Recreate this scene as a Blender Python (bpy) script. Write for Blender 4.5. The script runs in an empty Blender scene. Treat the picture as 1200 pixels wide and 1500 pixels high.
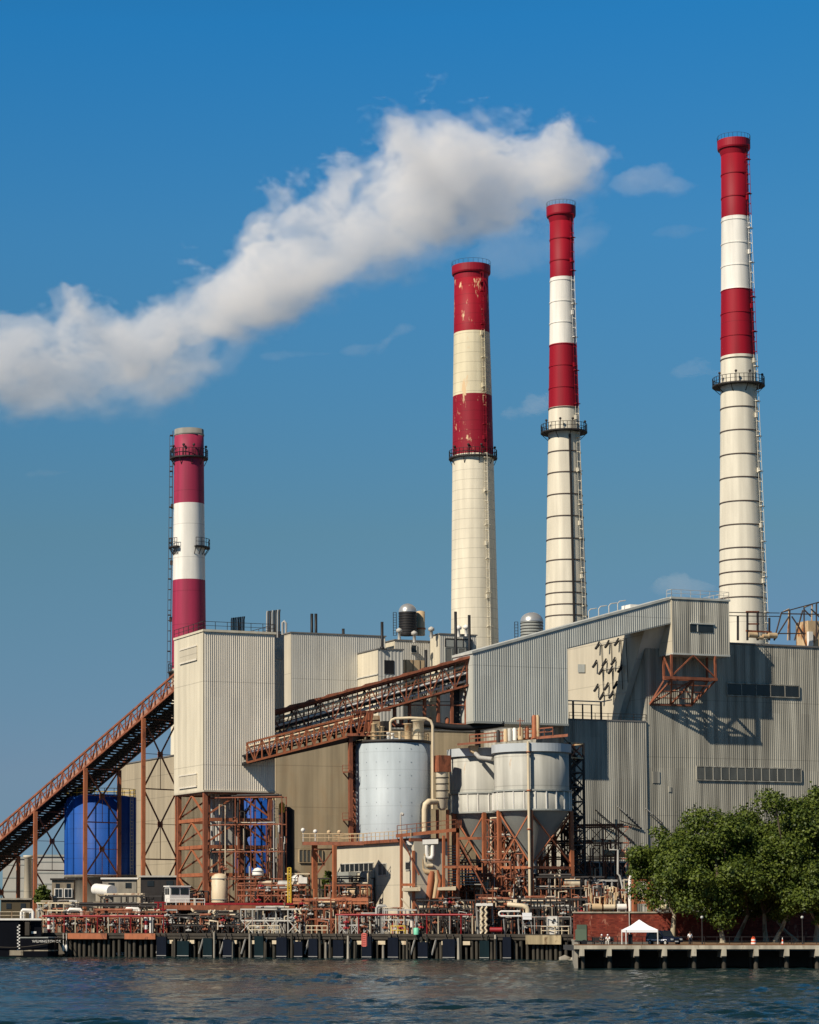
import bpy, math, random
import numpy as np
from mathutils import Vector as V, Matrix
R = math.radians
TH = 20.5                                # how far the plant is turned
sc = bpy.context.scene
C = sc.collection
# ------------------------------------------------------------------ camera
F, CX, CY, HZ, CAMZ = 3600.0, 300.0, 1011.0, 1335.0, 7.0
PITCH = math.atan((HZ - CY) / F)
cam = bpy.data.cameras.new('camera')
cam.sensor_fit = 'VERTICAL'; cam.sensor_height = 36; cam.sensor_width = 36
cam.lens = F / 1500 * 36
cam.shift_x = (600 - CX) / 1500; cam.shift_y = (CY - 750) / 1500
cam.clip_start = 1; cam.clip_end = 30000
cob = bpy.data.objects.new('camera', cam); C.objects.link(cob)
cob.location = (0, 0, CAMZ); cob.rotation_euler = (R(90) + PITCH, 0, 0)
sc.camera = cob
# ------------------------------------------------------------------ light
SUN_AZ, SUN_EL = 48, 40          # to the left of straight back from the camera
sdir = V((-math.sin(R(SUN_AZ)) * math.cos(R(SUN_EL)), -math.cos(R(SUN_AZ)) * math.cos(R(SUN_EL)), math.sin(R(SUN_EL))))
sun = bpy.data.lights.new('sun', 'SUN'); sun.energy = 4.9; sun.angle = R(0.53); sun.color = (1, .90, .76)
so = bpy.data.objects.new('sun', sun); C.objects.link(so); so.location = (-300, -200, 400)
so.rotation_euler = (-sdir).to_track_quat('-Z', 'Y').to_euler()
w = bpy.data.worlds.new('World'); sc.world = w; w.use_nodes = True
nt = w.node_tree; nt.nodes.clear()
sky = nt.nodes.new('ShaderNodeTexSky'); sky.sky_type = 'NISHITA'; sky.sun_disc = False
sky.sun_elevation = R(SUN_EL); sky.sun_rotation = math.atan2(sdir.x, sdir.y)
sky.air_density = 0.7; sky.dust_density = 0.2; sky.ozone_density = 6.0
tcw = nt.nodes.new('ShaderNodeTexCoord'); sxw = nt.nodes.new('ShaderNodeSeparateXYZ'); nt.links.new(tcw.outputs['Generated'], sxw.inputs[0])
rw = nt.nodes.new('ShaderNodeValToRGB'); nt.links.new(sxw.outputs[2], rw.inputs[0]); ew = rw.color_ramp.elements      # deeper, evener blue than the clear-sky model gives
ew[0].position = 0; ew[0].color = (.80, .85, .90, 1); ew[1].position = 1; ew[1].color = (.2, .40, .6, 1)
for p_, c_ in ((.058, (.88, .90, .92)), (.153, (1.10, 1.37, 1.08)), (.268, (.90, 2.03, 1.98)), (.348, (.46, 2.2, 2.5)), (.6, (.22, .60, .85))): k_ = ew.new(p_); k_.color = (*c_, 1)
mxw = nt.nodes.new('ShaderNodeMix'); mxw.data_type = 'RGBA'; mxw.blend_type = 'MULTIPLY'; mxw.inputs[0].default_value = 1; mxw.clamp_result = False
bg = nt.nodes.new('ShaderNodeBackground'); bg.inputs['Strength'].default_value = 0.047
wo = nt.nodes.new('ShaderNodeOutputWorld')
nt.links.new(sky.outputs[0], mxw.inputs[6]); nt.links.new(rw.outputs[0], mxw.inputs[7]); cap_ = nt.nodes.new('ShaderNodeMix'); cap_.data_type = 'RGBA'; cap_.blend_type = 'DARKEN'; cap_.inputs[0].default_value = 1; cap_.inputs[7].default_value = (2.95, 4.85, 8.9, 1); nt.links.new(mxw.outputs[2], cap_.inputs[6]); nt.links.new(cap_.outputs[2], bg.inputs[0]); nt.links.new(bg.outputs[0], wo.inputs[0])
sc.view_settings.view_transform = 'Standard'; sc.view_settings.look = 'None'
sc.view_settings.exposure = 0.25; sc.view_settings.gamma = 1; sc.view_settings.use_curve_mapping = False
sc.cycles.volume_bounces = 7; sc.cycles.max_bounces = 10; sc.cycles.volume_step_rate = 1.0
sc.cycles.volume_max_steps = 256; sc.cycles.transparent_max_bounces = 12
sc.cycles.use_denoising = True

# ------------------------------------------------------------------ picture -> place
sp, cp = math.sin(PITCH), math.cos(PITCH)
def P(px, py, Y):
    u = (px - CX) / F; v = (CY - py) / F
    dy = cp - v * sp; k = Y / dy
    return V((u * k, Y, CAMZ + (sp + v * cp) * k))
def Z(py, Y): return P(0, py, Y).z
def G(px, Y, py=1150): p = P(px, py, Y); return V((p.x, Y))
def S(Y): return Y / F                      # metres per photo pixel
E1 = V((math.cos(R(TH)), math.sin(R(TH)))); E2 = V((-E1.y, E1.x))
def along(g, d, px, py=1150):
    k = P(px, py, 1.0).x
    return g + d * ((k * g.y - g.x) / (d.x - k * d.y))
def v3(g, z): return V((g.x, g.y, z))

# ------------------------------------------------------------------ mesh collecting
class M:
    def __init__(s): s.v = []; s.f = []; s.sm = []
    def add(s, vs, fs, smooth=False):
        b = len(s.v); s.v += [tuple(p) for p in vs]
        s.f += [tuple(i + b for i in f) for f in fs]; s.sm += [smooth] * len(fs); return s
    def box(s, x0, x1, y0, y1, z0, z1):
        return s.hexa([(x0,y0,z0),(x1,y0,z0),(x1,y1,z0),(x0,y1,z0)], [(x0,y0,z1),(x1,y0,z1),(x1,y1,z1),(x0,y1,z1)])
    def hexa(s, b, t):
        n = len(b)
        return s.add(list(b) + list(t), [tuple(range(n - 1, -1, -1)), tuple(range(n, 2*n))] + [(i, (i+1) % n, n + (i+1) % n, n + i) for i in range(n)])
    def obox(s, g, d1, l1, d2, l2, z0, z1):
        a = [g, g + d1*l1, g + d1*l1 + d2*l2, g + d2*l2]
        return s.hexa([v3(p, z0) for p in a], [v3(p, z1) for p in a])
    def extr(s, poly, off):
        poly = [V(p) for p in poly]; off = V(off)
        return s.hexa(poly, [p + off for p in poly])
    def beam(s, p, q, w, h=None):
        h = h or w; p = V(p); q = V(q); d = q - p
        if d.length < 1e-5: return s
        d.normalize(); up = V((0,0,1)) if abs(d.z) < .95 else V((E2.x, E2.y, 0))
        a = d.cross(up).normalized() * (w/2); b = a.normalized().cross(d).normalized() * (h/2)
        return s.hexa([p-a-b, p+a-b, p+a+b, p-a+b], [q-a-b, q+a-b, q+a+b, q-a+b])
    def tube(s, pts, r, n=8, caps=True):
        pts = [V(p) for p in pts]; m = len(pts); rings = []
        nrm = None
        for i in range(m):
            d = (pts[min(i+1, m-1)] - pts[max(i-1, 0)]); d.normalize()
            if nrm is None: nrm = d.orthogonal().normalized()
            nrm = (nrm - d * nrm.dot(d)).normalized(); bi = d.cross(nrm)
            k = 1.0
            if 0 < i < m-1:
                c = (pts[i]-pts[i-1]).normalized().dot(d); k = 1 / max(c, .5)
            rings.append([pts[i] + (nrm*math.cos(2*math.pi*j/n) + bi*math.sin(2*math.pi*j/n)) * r * (k if k < 1.2 else 1.15) for j in range(n)])
        vs = [p for ring in rings for p in ring]
        fs = [(i*n+j, i*n+(j+1) % n, (i+1)*n+(j+1) % n, (i+1)*n+j) for i in range(m-1) for j in range(n)]
        s.add(vs, fs, True)
        if caps: s.add(rings[0], [tuple(range(n-1, -1, -1))]); s.add(rings[-1], [tuple(range(n))])
        return s
    def lathe(s, cx, cy, prof, n=32, a0=0, a1=2*math.pi, smooth=True, caps=True, lean=(0, 0)):
        full = abs(a1 - a0 - 2*math.pi) < 1e-6; k = n if full else n + 1; z0 = prof[0][1]
        vs = [(cx + lean[0]*(z-z0) + r*math.cos(a0+(a1-a0)*j/n), cy + lean[1]*(z-z0) + r*math.sin(a0+(a1-a0)*j/n), z) for r, z in prof for j in range(k)]
        fs = [(i*k+j, i*k+(j+1) % k, (i+1)*k+(j+1) % k, (i+1)*k+j) for i in range(len(prof)-1) for j in range(k if full else n)]
        s.add(vs, fs, smooth)
        if caps and full:
            for i, rv in ((0, True), (len(prof)-1, False)):
                if prof[i][0] > 1e-4:
                    ring = vs[i*k:(i+1)*k]; s.add(ring, [tuple(range(k-1, -1, -1)) if rv else tuple(range(k))])
        return s
    def ball(s, c, r, n=10, sz=1.0):
        c = V(c); h = n // 2
        return s.lathe(c.x, c.y, [(max(r*math.sin(math.pi*i/h), 1e-4), c.z - r*sz*math.cos(math.pi*i/h)) for i in range(h+1)], n, caps=False)
    def quad(s, *p): return s.add(p, [tuple(range(len(p)))])
    def corr(s, g0, g1, zb, zt, pitch=.5, depth=.12, out=None):
        """corrugated cladding sheet from ground point g0 to g1; zb / zt are numbers or (start, end)"""
        zb = zb if isinstance(zb, tuple) else (zb, zb); zt = zt if isinstance(zt, tuple) else (zt, zt)
        L = (g1 - g0).length; d = (g1 - g0) / L; nr = out or V((d.y, -d.x)); n = max(1, round(L / pitch)); q = L / n
        pts = []
        for i in range(n):
            pts += [(i*q, 0), (i*q + q*.38, 0), (i*q + q*.5, depth), (i*q + q*.88, depth)]
        pts.append((L, 0)); vs = []
        for u, o in pts:
            g = g0 + d*u + nr*o; t = u / L
            vs += [v3(g, zb[0] + (zb[1]-zb[0])*t), v3(g, zt[0] + (zt[1]-zt[0])*t)]
        return s.add(vs, [(2*i, 2*i+2, 2*i+3, 2*i+1) for i in range(len(pts)-1)])

WL = {}
def setp(o, label=None, cat=None, group=None, kind=None):
    if label: o['label'] = label
    if cat: o['category'] = cat
    if group: o['group'] = group
    if kind: o['kind'] = kind
    return o
def thing(name, label, cat, loc, group=None):
    o = bpy.data.objects.new(name, None); C.objects.link(o); o.location = loc; o.empty_display_size = .5
    WL[o] = V(loc); return setp(o, label, cat, group)
def _mesh(name, m, mat, org):
    me = bpy.data.meshes.new(name); ox, oy, oz = org
    me.from_pydata([(x-ox, y-oy, z-oz) for x, y, z in m.v], [], m.f); me.materials.append(mat)
    me.polygons.foreach_set('use_smooth', m.sm); me.update(); return me
def part(name, m, mat, parent, label=None):
    org = WL[parent]; o = bpy.data.objects.new(name, _mesh(name, m, mat, org)); C.objects.link(o)
    o.parent = parent; WL[o] = org
    if label: o['label'] = label
    return o
def solo(name, m, mat, label, cat, loc, group=None, kind=None):
    o = bpy.data.objects.new(name, _mesh(name, m, mat, V(loc))); C.objects.link(o); o.location = loc; WL[o] = V(loc)
    return setp(o, label, cat, group, kind)
def copy_tree(o, loc=None, label=None, rz=None, parent=None):
    c = o.copy(); C.objects.link(c)
    if parent: c.parent = parent
    if loc is not None: c.location = loc
    if label: c['label'] = label
    if rz is not None: c.rotation_euler = (0, 0, rz)
    for ch in list(o.children): copy_tree(ch, parent=c)
    return c

# ------------------------------------------------------------------ materials
def mat(name, col, rough=.6, var=.12, scale=.35, streak=0, stain=None, stain_amt=0, metal=0, spec=.3, bump=0, seam=None, stain_scale=.25, stain_sharp=.08, panel=None, seam_dark=.72, stain_zmin=None):
    m = bpy.data.materials.new(name); m.use_nodes = True; t = m.node_tree; N = t.nodes; L = t.links
    b = N['Principled BSDF']; b.inputs['Roughness'].default_value = rough; b.inputs['Metallic'].default_value = metal
    b.inputs['Specular IOR Level'].default_value = spec
    tc = N.new('ShaderNodeTexCoord')
    mp = N.new('ShaderNodeMapping'); L.new(tc.outputs['Object'], mp.inputs[0])
    mp.inputs['Scale'].default_value = (scale, scale, scale * .35)
    n = N.new('ShaderNodeTexNoise'); n.inputs['Scale'].default_value = 1; n.inputs['Detail'].default_value = 7; n.inputs['Roughness'].default_value = .62
    L.new(mp.outputs[0], n.inputs['Vector'])
    mr = N.new('ShaderNodeMapRange'); L.new(n.outputs[0], mr.inputs[0])
    mr.inputs[1].default_value = .3; mr.inputs[2].default_value = .7; mr.inputs[3].default_value = 1 - var; mr.inputs[4].default_value = 1 + var * .7
    fac = mr.outputs[0]
    if streak:
        m2 = N.new('ShaderNodeMapping'); L.new(tc.outputs['Object'], m2.inputs[0]); m2.inputs['Scale'].default_value = (.8, .8, .03)
        n2 = N.new('ShaderNodeTexNoise'); n2.inputs['Scale'].default_value = 1; n2.inputs['Detail'].default_value = 5; L.new(m2.outputs[0], n2.inputs['Vector'])
        r2 = N.new('ShaderNodeMapRange'); L.new(n2.outputs[0], r2.inputs[0])
        r2.inputs[1].default_value = .38; r2.inputs[2].default_value = .66; r2.inputs[3].default_value = 1 - streak; r2.inputs[4].default_value = 1.0
        mu = N.new('ShaderNodeMath'); mu.operation = 'MULTIPLY'; L.new(fac, mu.inputs[0]); L.new(r2.outputs[0], mu.inputs[1]); fac = mu.outputs[0]
    if seam:
        sx = N.new('ShaderNodeSeparateXYZ'); L.new(tc.outputs['Object'], sx.inputs[0])
        dv = N.new('ShaderNodeMath'); dv.operation = 'DIVIDE'; L.new(sx.outputs[2], dv.inputs[0]); dv.inputs[1].default_value = seam
        fr = N.new('ShaderNodeMath'); fr.operation = 'FRACT'; L.new(dv.outputs[0], fr.inputs[0])
        gt = N.new('ShaderNodeMapRange'); L.new(fr.outputs[0], gt.inputs[0]); gt.inputs[1].default_value = 1 - .16/seam; gt.inputs[2].default_value = 1 - .08/seam; gt.inputs[3].default_value = 1; gt.inputs[4].default_value = seam_dark
        mu = N.new('ShaderNodeMath'); mu.operation = 'MULTIPLY'; L.new(fac, mu.inputs[0]); L.new(gt.outputs[0], mu.inputs[1]); fac = mu.outputs[0]
    if panel:
        pm_ = N.new('ShaderNodeMapping'); L.new(tc.outputs['Object'], pm_.inputs[0]); pm_.inputs['Rotation'].default_value = (0, 0, -R(TH)); pm_.inputs['Scale'].default_value = (1/panel[0], 0, 1/panel[1]); pm_.inputs['Location'].default_value = (.37, 0, .19)
        fl = N.new('ShaderNodeVectorMath'); fl.operation = 'FLOOR'; L.new(pm_.outputs[0], fl.inputs[0]); wn = N.new('ShaderNodeTexWhiteNoise'); L.new(fl.outputs[0], wn.inputs['Vector'])
        r5 = N.new('ShaderNodeMapRange'); L.new(wn.outputs[0], r5.inputs[0]); r5.inputs[3].default_value = 1 - panel[2]; r5.inputs[4].default_value = 1 + panel[2]*.6
        mu = N.new('ShaderNodeMath'); mu.operation = 'MULTIPLY'; L.new(fac, mu.inputs[0]); L.new(r5.outputs[0], mu.inputs[1]); fac = mu.outputs[0]
    mx = N.new('ShaderNodeMix'); mx.data_type = 'RGBA'; mx.blend_type = 'MULTIPLY'; mx.inputs[0].default_value = 1
    if callable(col): L.new(col(N, L, tc), mx.inputs[6])
    else: mx.inputs[6].default_value = (*col, 1)
    cb = N.new('ShaderNodeCombineColor'); [L.new(fac, cb.inputs[i]) for i in range(3)]; L.new(cb.outputs[0], mx.inputs[7])
    out = mx.outputs[2]
    if stain:
        m3 = N.new('ShaderNodeMapping'); L.new(tc.outputs['Object'], m3.inputs[0]); m3.inputs['Scale'].default_value = (stain_scale, stain_scale, stain_scale*.4); m3.inputs['Location'].default_value = (5.3, 2.1, 7.7)
        n3 = N.new('ShaderNodeTexNoise'); n3.inputs['Scale'].default_value = 1; n3.inputs['Detail'].default_value = 9; n3.inputs['Roughness'].default_value = .68; L.new(m3.outputs[0], n3.inputs['Vector'])
        r3 = N.new('ShaderNodeMapRange'); L.new(n3.outputs[0], r3.inputs[0]); r3.inputs[1].default_value = .66 - stain_amt*.3; r3.inputs[2].default_value = .66 - stain_amt*.3 + stain_sharp
        mz = N.new('ShaderNodeMix'); mz.data_type = 'RGBA'; sf = r3.outputs[0]
        if stain_zmin is not None:
            sz = N.new('ShaderNodeSeparateXYZ'); L.new(tc.outputs['Object'], sz.inputs[0]); gz = N.new('ShaderNodeMath'); gz.operation = 'GREATER_THAN'; L.new(sz.outputs[2], gz.inputs[0]); gz.inputs[1].default_value = stain_zmin; mu9 = N.new('ShaderNodeMath'); mu9.operation = 'MULTIPLY'; L.new(gz.outputs[0], mu9.inputs[0]); L.new(sf, mu9.inputs[1]); sf = mu9.outputs[0]
        L.new(sf, mz.inputs[0]); L.new(out, mz.inputs[6]); mz.inputs[7].default_value = (*stain, 1); out = mz.outputs[2]
    L.new(out, b.inputs['Base Color'])
    if bump:
        bp = N.new('ShaderNodeBump'); bp.inputs['Strength'].default_value = bump; bp.inputs['Distance'].default_value = .1; L.new(n.outputs[0], bp.inputs['Height']); L.new(bp.outputs[0], b.inputs['Normal'])
    return m

RUST = (.20, .075, .035)
m_cream = mat('cream_cladding', (.68, .61, .46), .55, .10, .25, streak=.18, seam=13.4, stain=(.46, .36, .22), stain_amt=.10, stain_scale=.15, stain_sharp=.25)
m_cream_b = mat('pale_cream_panel', (.56, .50, .38), .6, .08, streak=.12, seam=7.5)
m_ribgrey = mat('warm_grey_ribbed_cladding', (.76, .69, .565), .5, .10, streak=.14, seam=13.4, panel=(1.6, 13.4, .05))
m_gall = mat('cool_grey_ribbed_cladding', (.50, .505, .45), .5, .10, streak=.16, seam=9.5, panel=(1.9, 9.5, .06))
m_wall = mat('weathered_grey_cladding', (.52, .49, .395), .65, .24, .07, streak=.55, seam=10.2, panel=(1.9, 10.2, .10), stain=(.27, .25, .20), stain_amt=.34, stain_scale=.06, stain_sharp=.3)
m_wall2 = mat('streaked_grey_cladding', (.52, .495, .41), .65, .22, .12, streak=.55, panel=(1.7, 7, .10), stain=(.28, .26, .21), stain_amt=.28, stain_scale=.08, stain_sharp=.3)
m_grey = mat('light_grey_cladding', (.54, .52, .455), .55, .1, streak=.14, seam=11)
m_roof = mat('grey_roofing', (.16, .155, .145), .8, .2)
m_rust = mat('rust_red_steel', (.24, .080, .040), .6, .35, 1.2, stain=(.09, .035, .02), stain_amt=.35, stain_scale=.9)
m_orange = mat('orange_primer_steel', (.35, .118, .052), .6, .25, 1.2, stain=(.16, .055, .03), stain_amt=.35, stain_scale=.8)
m_dark = mat('dark_steel', (.03, .026, .024), .6, .3, 1)
m_black = mat('black_steel', (.012, .012, .013), .55, .3, 1)
m_white = mat('white_paint', (.74, .71, .64), .5, .10, 1, stain=(.34, .20, .10), stain_amt=.05)
m_cpipe = mat('cream_pipe_paint', (.60, .50, .34), .5, .14, 1, stain=(.33, .17, .08), stain_amt=.22, stain_scale=.8)
m_gpipe = mat('grey_pipe_paint', (.36, .35, .32), .45, .2, 1, stain=RUST, stain_amt=.15)
m_redpipe = mat('red_pipe_paint', (.26, .016, .02), .45, .15, 1)
m_yellow = mat('yellow_paint', (.62, .42, .05), .5, .15, 1)
m_silo = mat('pale_blue_grey_silo_steel', (.40, .45, .47), .55, .07, .6, metal=.05, streak=.16, seam=2.9, stain=(.30, .26, .20), stain_amt=.05, stain_scale=.4, seam_dark=.88)
m_bin = mat('pale_weathered_bin_steel', (.47, .46, .40), .6, .14, .3, streak=.32, seam=4.6, stain=(.36, .20, .08), stain_amt=.14, stain_scale=.28, stain_sharp=.12)
m_binrim = mat('pale_blue_rim_paint', (.44, .47, .48), .5, .1, .5)
m_hop = mat('grey_hopper_steel', (.30, .31, .28), .5, .15, .4)
m_blue = mat('blue_tank_paint', (.008, .082, .36), .6, .16, .3, streak=.32, seam=2.6, stain=(.05, .11, .24), stain_amt=.16, stain_scale=.25, stain_sharp=.2)
m_tan = mat('tan_tank_paint', (.34, .255, .135), .65, .14, .12, streak=.2, seam=4.8, stain=(.25, .12, .04), stain_amt=.40, stain_scale=.05, stain_sharp=.3)
m_tanw = mat('tan_wall_panel', (.40, .335, .23), .65, .12, .2, streak=.2, seam=4.2)
m_conc = mat('weathered_concrete', (.34, .31, .25), .85, .25, .8, streak=.3, bump=.3)
m_dock = mat('dark_dock_timber', (.05, .042, .032), .85, .35, .7)
m_pile = mat('timber_pile', (.055, .048, .036), .85, .35, 1.5, stain=(.02, .022, .018), stain_amt=.4, stain_scale=.4)
m_fend = mat('navy_rubber_fender', (.004, .007, .015), .7, .3, 1, spec=.1)
m_fend2 = mat('teal_black_fender', (.004, .014, .018), .7, .3, 1, spec=.1)
m_glass = mat('dark_window_glass', (.02, .024, .026), .15, .4, .6, spec=.5)
m_dirtyglass = mat('dusty_window_glass', (.10, .10, .085), .35, .35, .5, spec=.5)
m_hull = mat('black_hull_paint', (.003, .0035, .006), .5, .3, .6, spec=.12)
m_boot = mat('worn_boot_stripe', (.33, .28, .20), .7, .3, .6, stain=(.05, .04, .03), stain_amt=.4, stain_scale=.5)
m_tar = mat('asphalt', (.05, .05, .05), .9, .2, .4)
m_brown = mat('brown_timber_kerb', (.15, .07, .03), .8, .3, .8)
m_pale = mat('pale_concrete_edge', (.52, .47, .36), .8, .18, .9, streak=.35, stain=(.20, .15, .09), stain_amt=.25, stain_scale=.9)
m_dome = mat('bare_metal_dome', (.42, .42, .40), .35, .12, .6, metal=.5)
m_rusty = mat('rusting_cream_tank', (.52, .38, .22), .6, .2, .6, stain=(.30, .11, .03), stain_amt=.35, stain_scale=.5)
m_steelgal = mat('galvanised_steel', (.44, .42, .37), .5, .2, 1)

def bands(zs, cols):
    """constant colour bands up a chimney: zs are the heights (object space) where the next colour starts"""
    def f(N, L, tc):
        sx = N.new('ShaderNodeSeparateXYZ'); L.new(tc.outputs['Object'], sx.inputs[0])
        dv = N.new('ShaderNodeMath'); dv.operation = 'DIVIDE'; L.new(sx.outputs[2], dv.inputs[0]); dv.inputs[1].default_value = 200
        cr = N.new('ShaderNodeValToRGB'); cr.color_ramp.interpolation = 'CONSTANT'; L.new(dv.outputs[0], cr.inputs[0])
        e = cr.color_ramp.elements
        e[0].position = 0; e[0].color = (*cols[0], 1); e[1].position = zs[0]/200; e[1].color = (*cols[1], 1)
        for z, c in zip(zs[1:], cols[2:]): k = e.new(z/200); k.color = (*c, 1)
        return cr.outputs[0]
    return f

# ------------------------------------------------------------------ ground and water
DZ, PZ = 3.6, 2.75                       # dock deck height, esplanade height
DA, DB = G(-400, 404, 1368), G(842, 356, 1368)      # dock front line
ddir = (DB - DA).normalized(); dnor = V((-ddir.y, ddir.x))   # dnor points inland
def dockY(px): return along(DA, ddir, px, 1368).y
m_ground = mat('yard_ground', (.10, .088, .07), .9, .25, .2)
g = M()
ga, gb = DA + dnor*14, DB + dnor*14
ga = ga - ddir*900
FAR = 12000
sea = G(842, 312, 1385)
g.quad(v3(ga, 3.3), v3(gb, 3.3), (gb.x, FAR, 3.3), (-FAR, FAR, 3.3))
g.quad((ga.x, ga.y, 3.3), (-FAR, FAR, 3.3), (-FAR, ga.y, 3.3))
g.quad(v3(ga, -2), v3(gb, -2), v3(gb, 3.3), v3(ga, 3.3))
wl_, wl2 = G(842, 312.5, 1385).x, G(842, 352, 1385).x
g.quad((wl_, 312, PZ), (FAR, 312, PZ), (FAR, 352, PZ), (wl2, 352, PZ))
g.quad((gb.x, 352, 3.3), (FAR, 352, 3.3), (FAR, FAR, 3.3), (gb.x, FAR, 3.3))
g.quad((gb.x, 352, PZ), (FAR, 352, PZ), (FAR, 352, 3.3), (gb.x, 352, 3.3))
g.quad((wl_, 312, -2), (FAR, 312, -2), (FAR, 312, PZ), (wl_, 312, PZ))
g.quad((wl_, 312, -2), (wl_, 312, PZ), (wl2, 352, PZ), (wl2, 352, -2))
solo('ground', g, m_ground, None, None, (0, 0, 0), kind='structure')
# water: waves as real relief near the camera, flat beyond
m_water = bpy.data.materials.new('river_water'); m_water.use_nodes = True
t = m_water.node_tree; b = t.nodes['Principled BSDF']
b.inputs['Base Color'].default_value = (.006, .020, .022, 1); b.inputs['Specular IOR Level'].default_value = .24; b.inputs['Roughness'].default_value = .08; b.inputs['IOR'].default_value = 1.33
tc = t.nodes.new('ShaderNodeTexCoord'); mp = t.nodes.new('ShaderNodeMapping'); t.links.new(tc.outputs['Object'], mp.inputs[0]); mp.inputs['Scale'].default_value = (.6, 1, 1)
n1 = t.nodes.new('ShaderNodeTexNoise'); n1.inputs['Scale'].default_value = 3.2; n1.inputs['Detail'].default_value = 6; t.links.new(mp.outputs[0], n1.inputs['Vector'])
bp = t.nodes.new('ShaderNodeBump'); bp.inputs['Strength'].default_value = .45; bp.inputs['Distance'].default_value = .16; n9 = t.nodes.new('ShaderNodeTexNoise'); n9.inputs['Scale'].default_value = 1; n9.inputs['Detail'].default_value = 3; m9 = t.nodes.new('ShaderNodeMapping'); m9.inputs['Scale'].default_value = (.045, .10, 1); t.links.new(tc.outputs['Object'], m9.inputs[0]); t.links.new(m9.outputs[0], n9.inputs['Vector']); r9 = t.nodes.new('ShaderNodeMapRange'); t.links.new(n9.outputs[0], r9.inputs[0]); r9.inputs[1].default_value = .35; r9.inputs[2].default_value = .65; r9.inputs[3].default_value = .35; r9.inputs[4].default_value = .8; t.links.new(r9.outputs[0], bp.inputs['Strength']); t.links.new(n1.outputs[0], bp.inputs['Height']); t.links.new(bp.outputs[0], b.inputs['Normal'])
rng = np.random.default_rng(4)
ys = np.concatenate([np.linspace(60, 200, 330), np.linspace(200.8, 420, 260)]); nx = 520
us = np.linspace(-.30, .45, nx)
yy, uu = np.meshgrid(ys, us, indexing='ij'); xx = uu * yy * 1.0
h = np.zeros_like(xx)
for k in range(46):
    lam = .8 * 1.06 ** k if k < 38 else rng.uniform(1.5, 4)
    ang = rng.normal(.30, .55) + math.pi/2
    amp = .0125 * lam ** .62
    h += amp * np.sin(2*np.pi/lam*(xx*math.cos(ang) + yy*math.sin(ang)) + rng.uniform(0, 6.28))
patch = .62 + .38*np.sin(xx/17 + 1.3*np.sin(yy/31)) * np.sin(yy/13 + np.sin(xx/23)); h = h*patch + .05*np.sin(yy*.55 + .12*xx)
vs = [(float(a), float(b_), float(c)) for a, b_, c in zip(xx.ravel(), yy.ravel(), h.ravel())]
wm = M(); ny = len(ys)
wm.add(vs, [(i*nx+j, i*nx+j+1, (i+1)*nx+j+1, (i+1)*nx+j) for i in range(ny-1) for j in range(nx-1)], True)
for q_ in (((-FAR, -300), (FAR, -300), (FAR, 60), (-FAR, 60)), ((-FAR, 60), (-18, 60), (-126, 420), (-FAR, 420)), ((27, 60), (FAR, 60), (FAR, 420), (189, 420)), ((-FAR, 420), (FAR, 420), (FAR, 440), (-FAR, 440))): wm.quad(*[(x, y, 0) for x, y in q_])
solo('water', wm, m_water, None, None, (0, 0, 0), kind='structure')

# ------------------------------------------------------------------ helpers for rails, bents, trusses
def rail(m, pts, h=1.1, step=1.6, r=.05, mid=True):
    pts = [V(p) for p in pts]; up = V((0, 0, h))
    for a, b in zip(pts, pts[1:]):
        m.beam(a+up, b+up, r*1.6)
        if mid: m.beam(a+up*.5, b+up*.5, r*1.3)
        n = max(1, round((b-a).length/step))
        for i in range(n+1): q = a.lerp(b, i/n); m.beam(q, q+up, r*1.5)
    return m
def lattice(m, a0, b0, a1, b1, n, cw, bw, style='X'):
    """flat lattice between chord a0-b0 and chord a1-b1"""
    a0, b0, a1, b1 = map(V, (a0, b0, a1, b1))
    m.beam(a0, b0, cw); m.beam(a1, b1, cw)
    for i in range(n+1):
        p, q = a0.lerp(b0, i/n), a1.lerp(b1, i/n); m.beam(p, q, bw)
        if i < n:
            p2, q2 = a0.lerp(b0, (i+1)/n), a1.lerp(b1, (i+1)/n)
            if style == 'X': m.beam(p, q2, bw); m.beam(q, p2, bw)
            elif style == 'N': m.beam(*((p, q2) if i % 2 else (q, p2)), bw)
    return m

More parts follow.
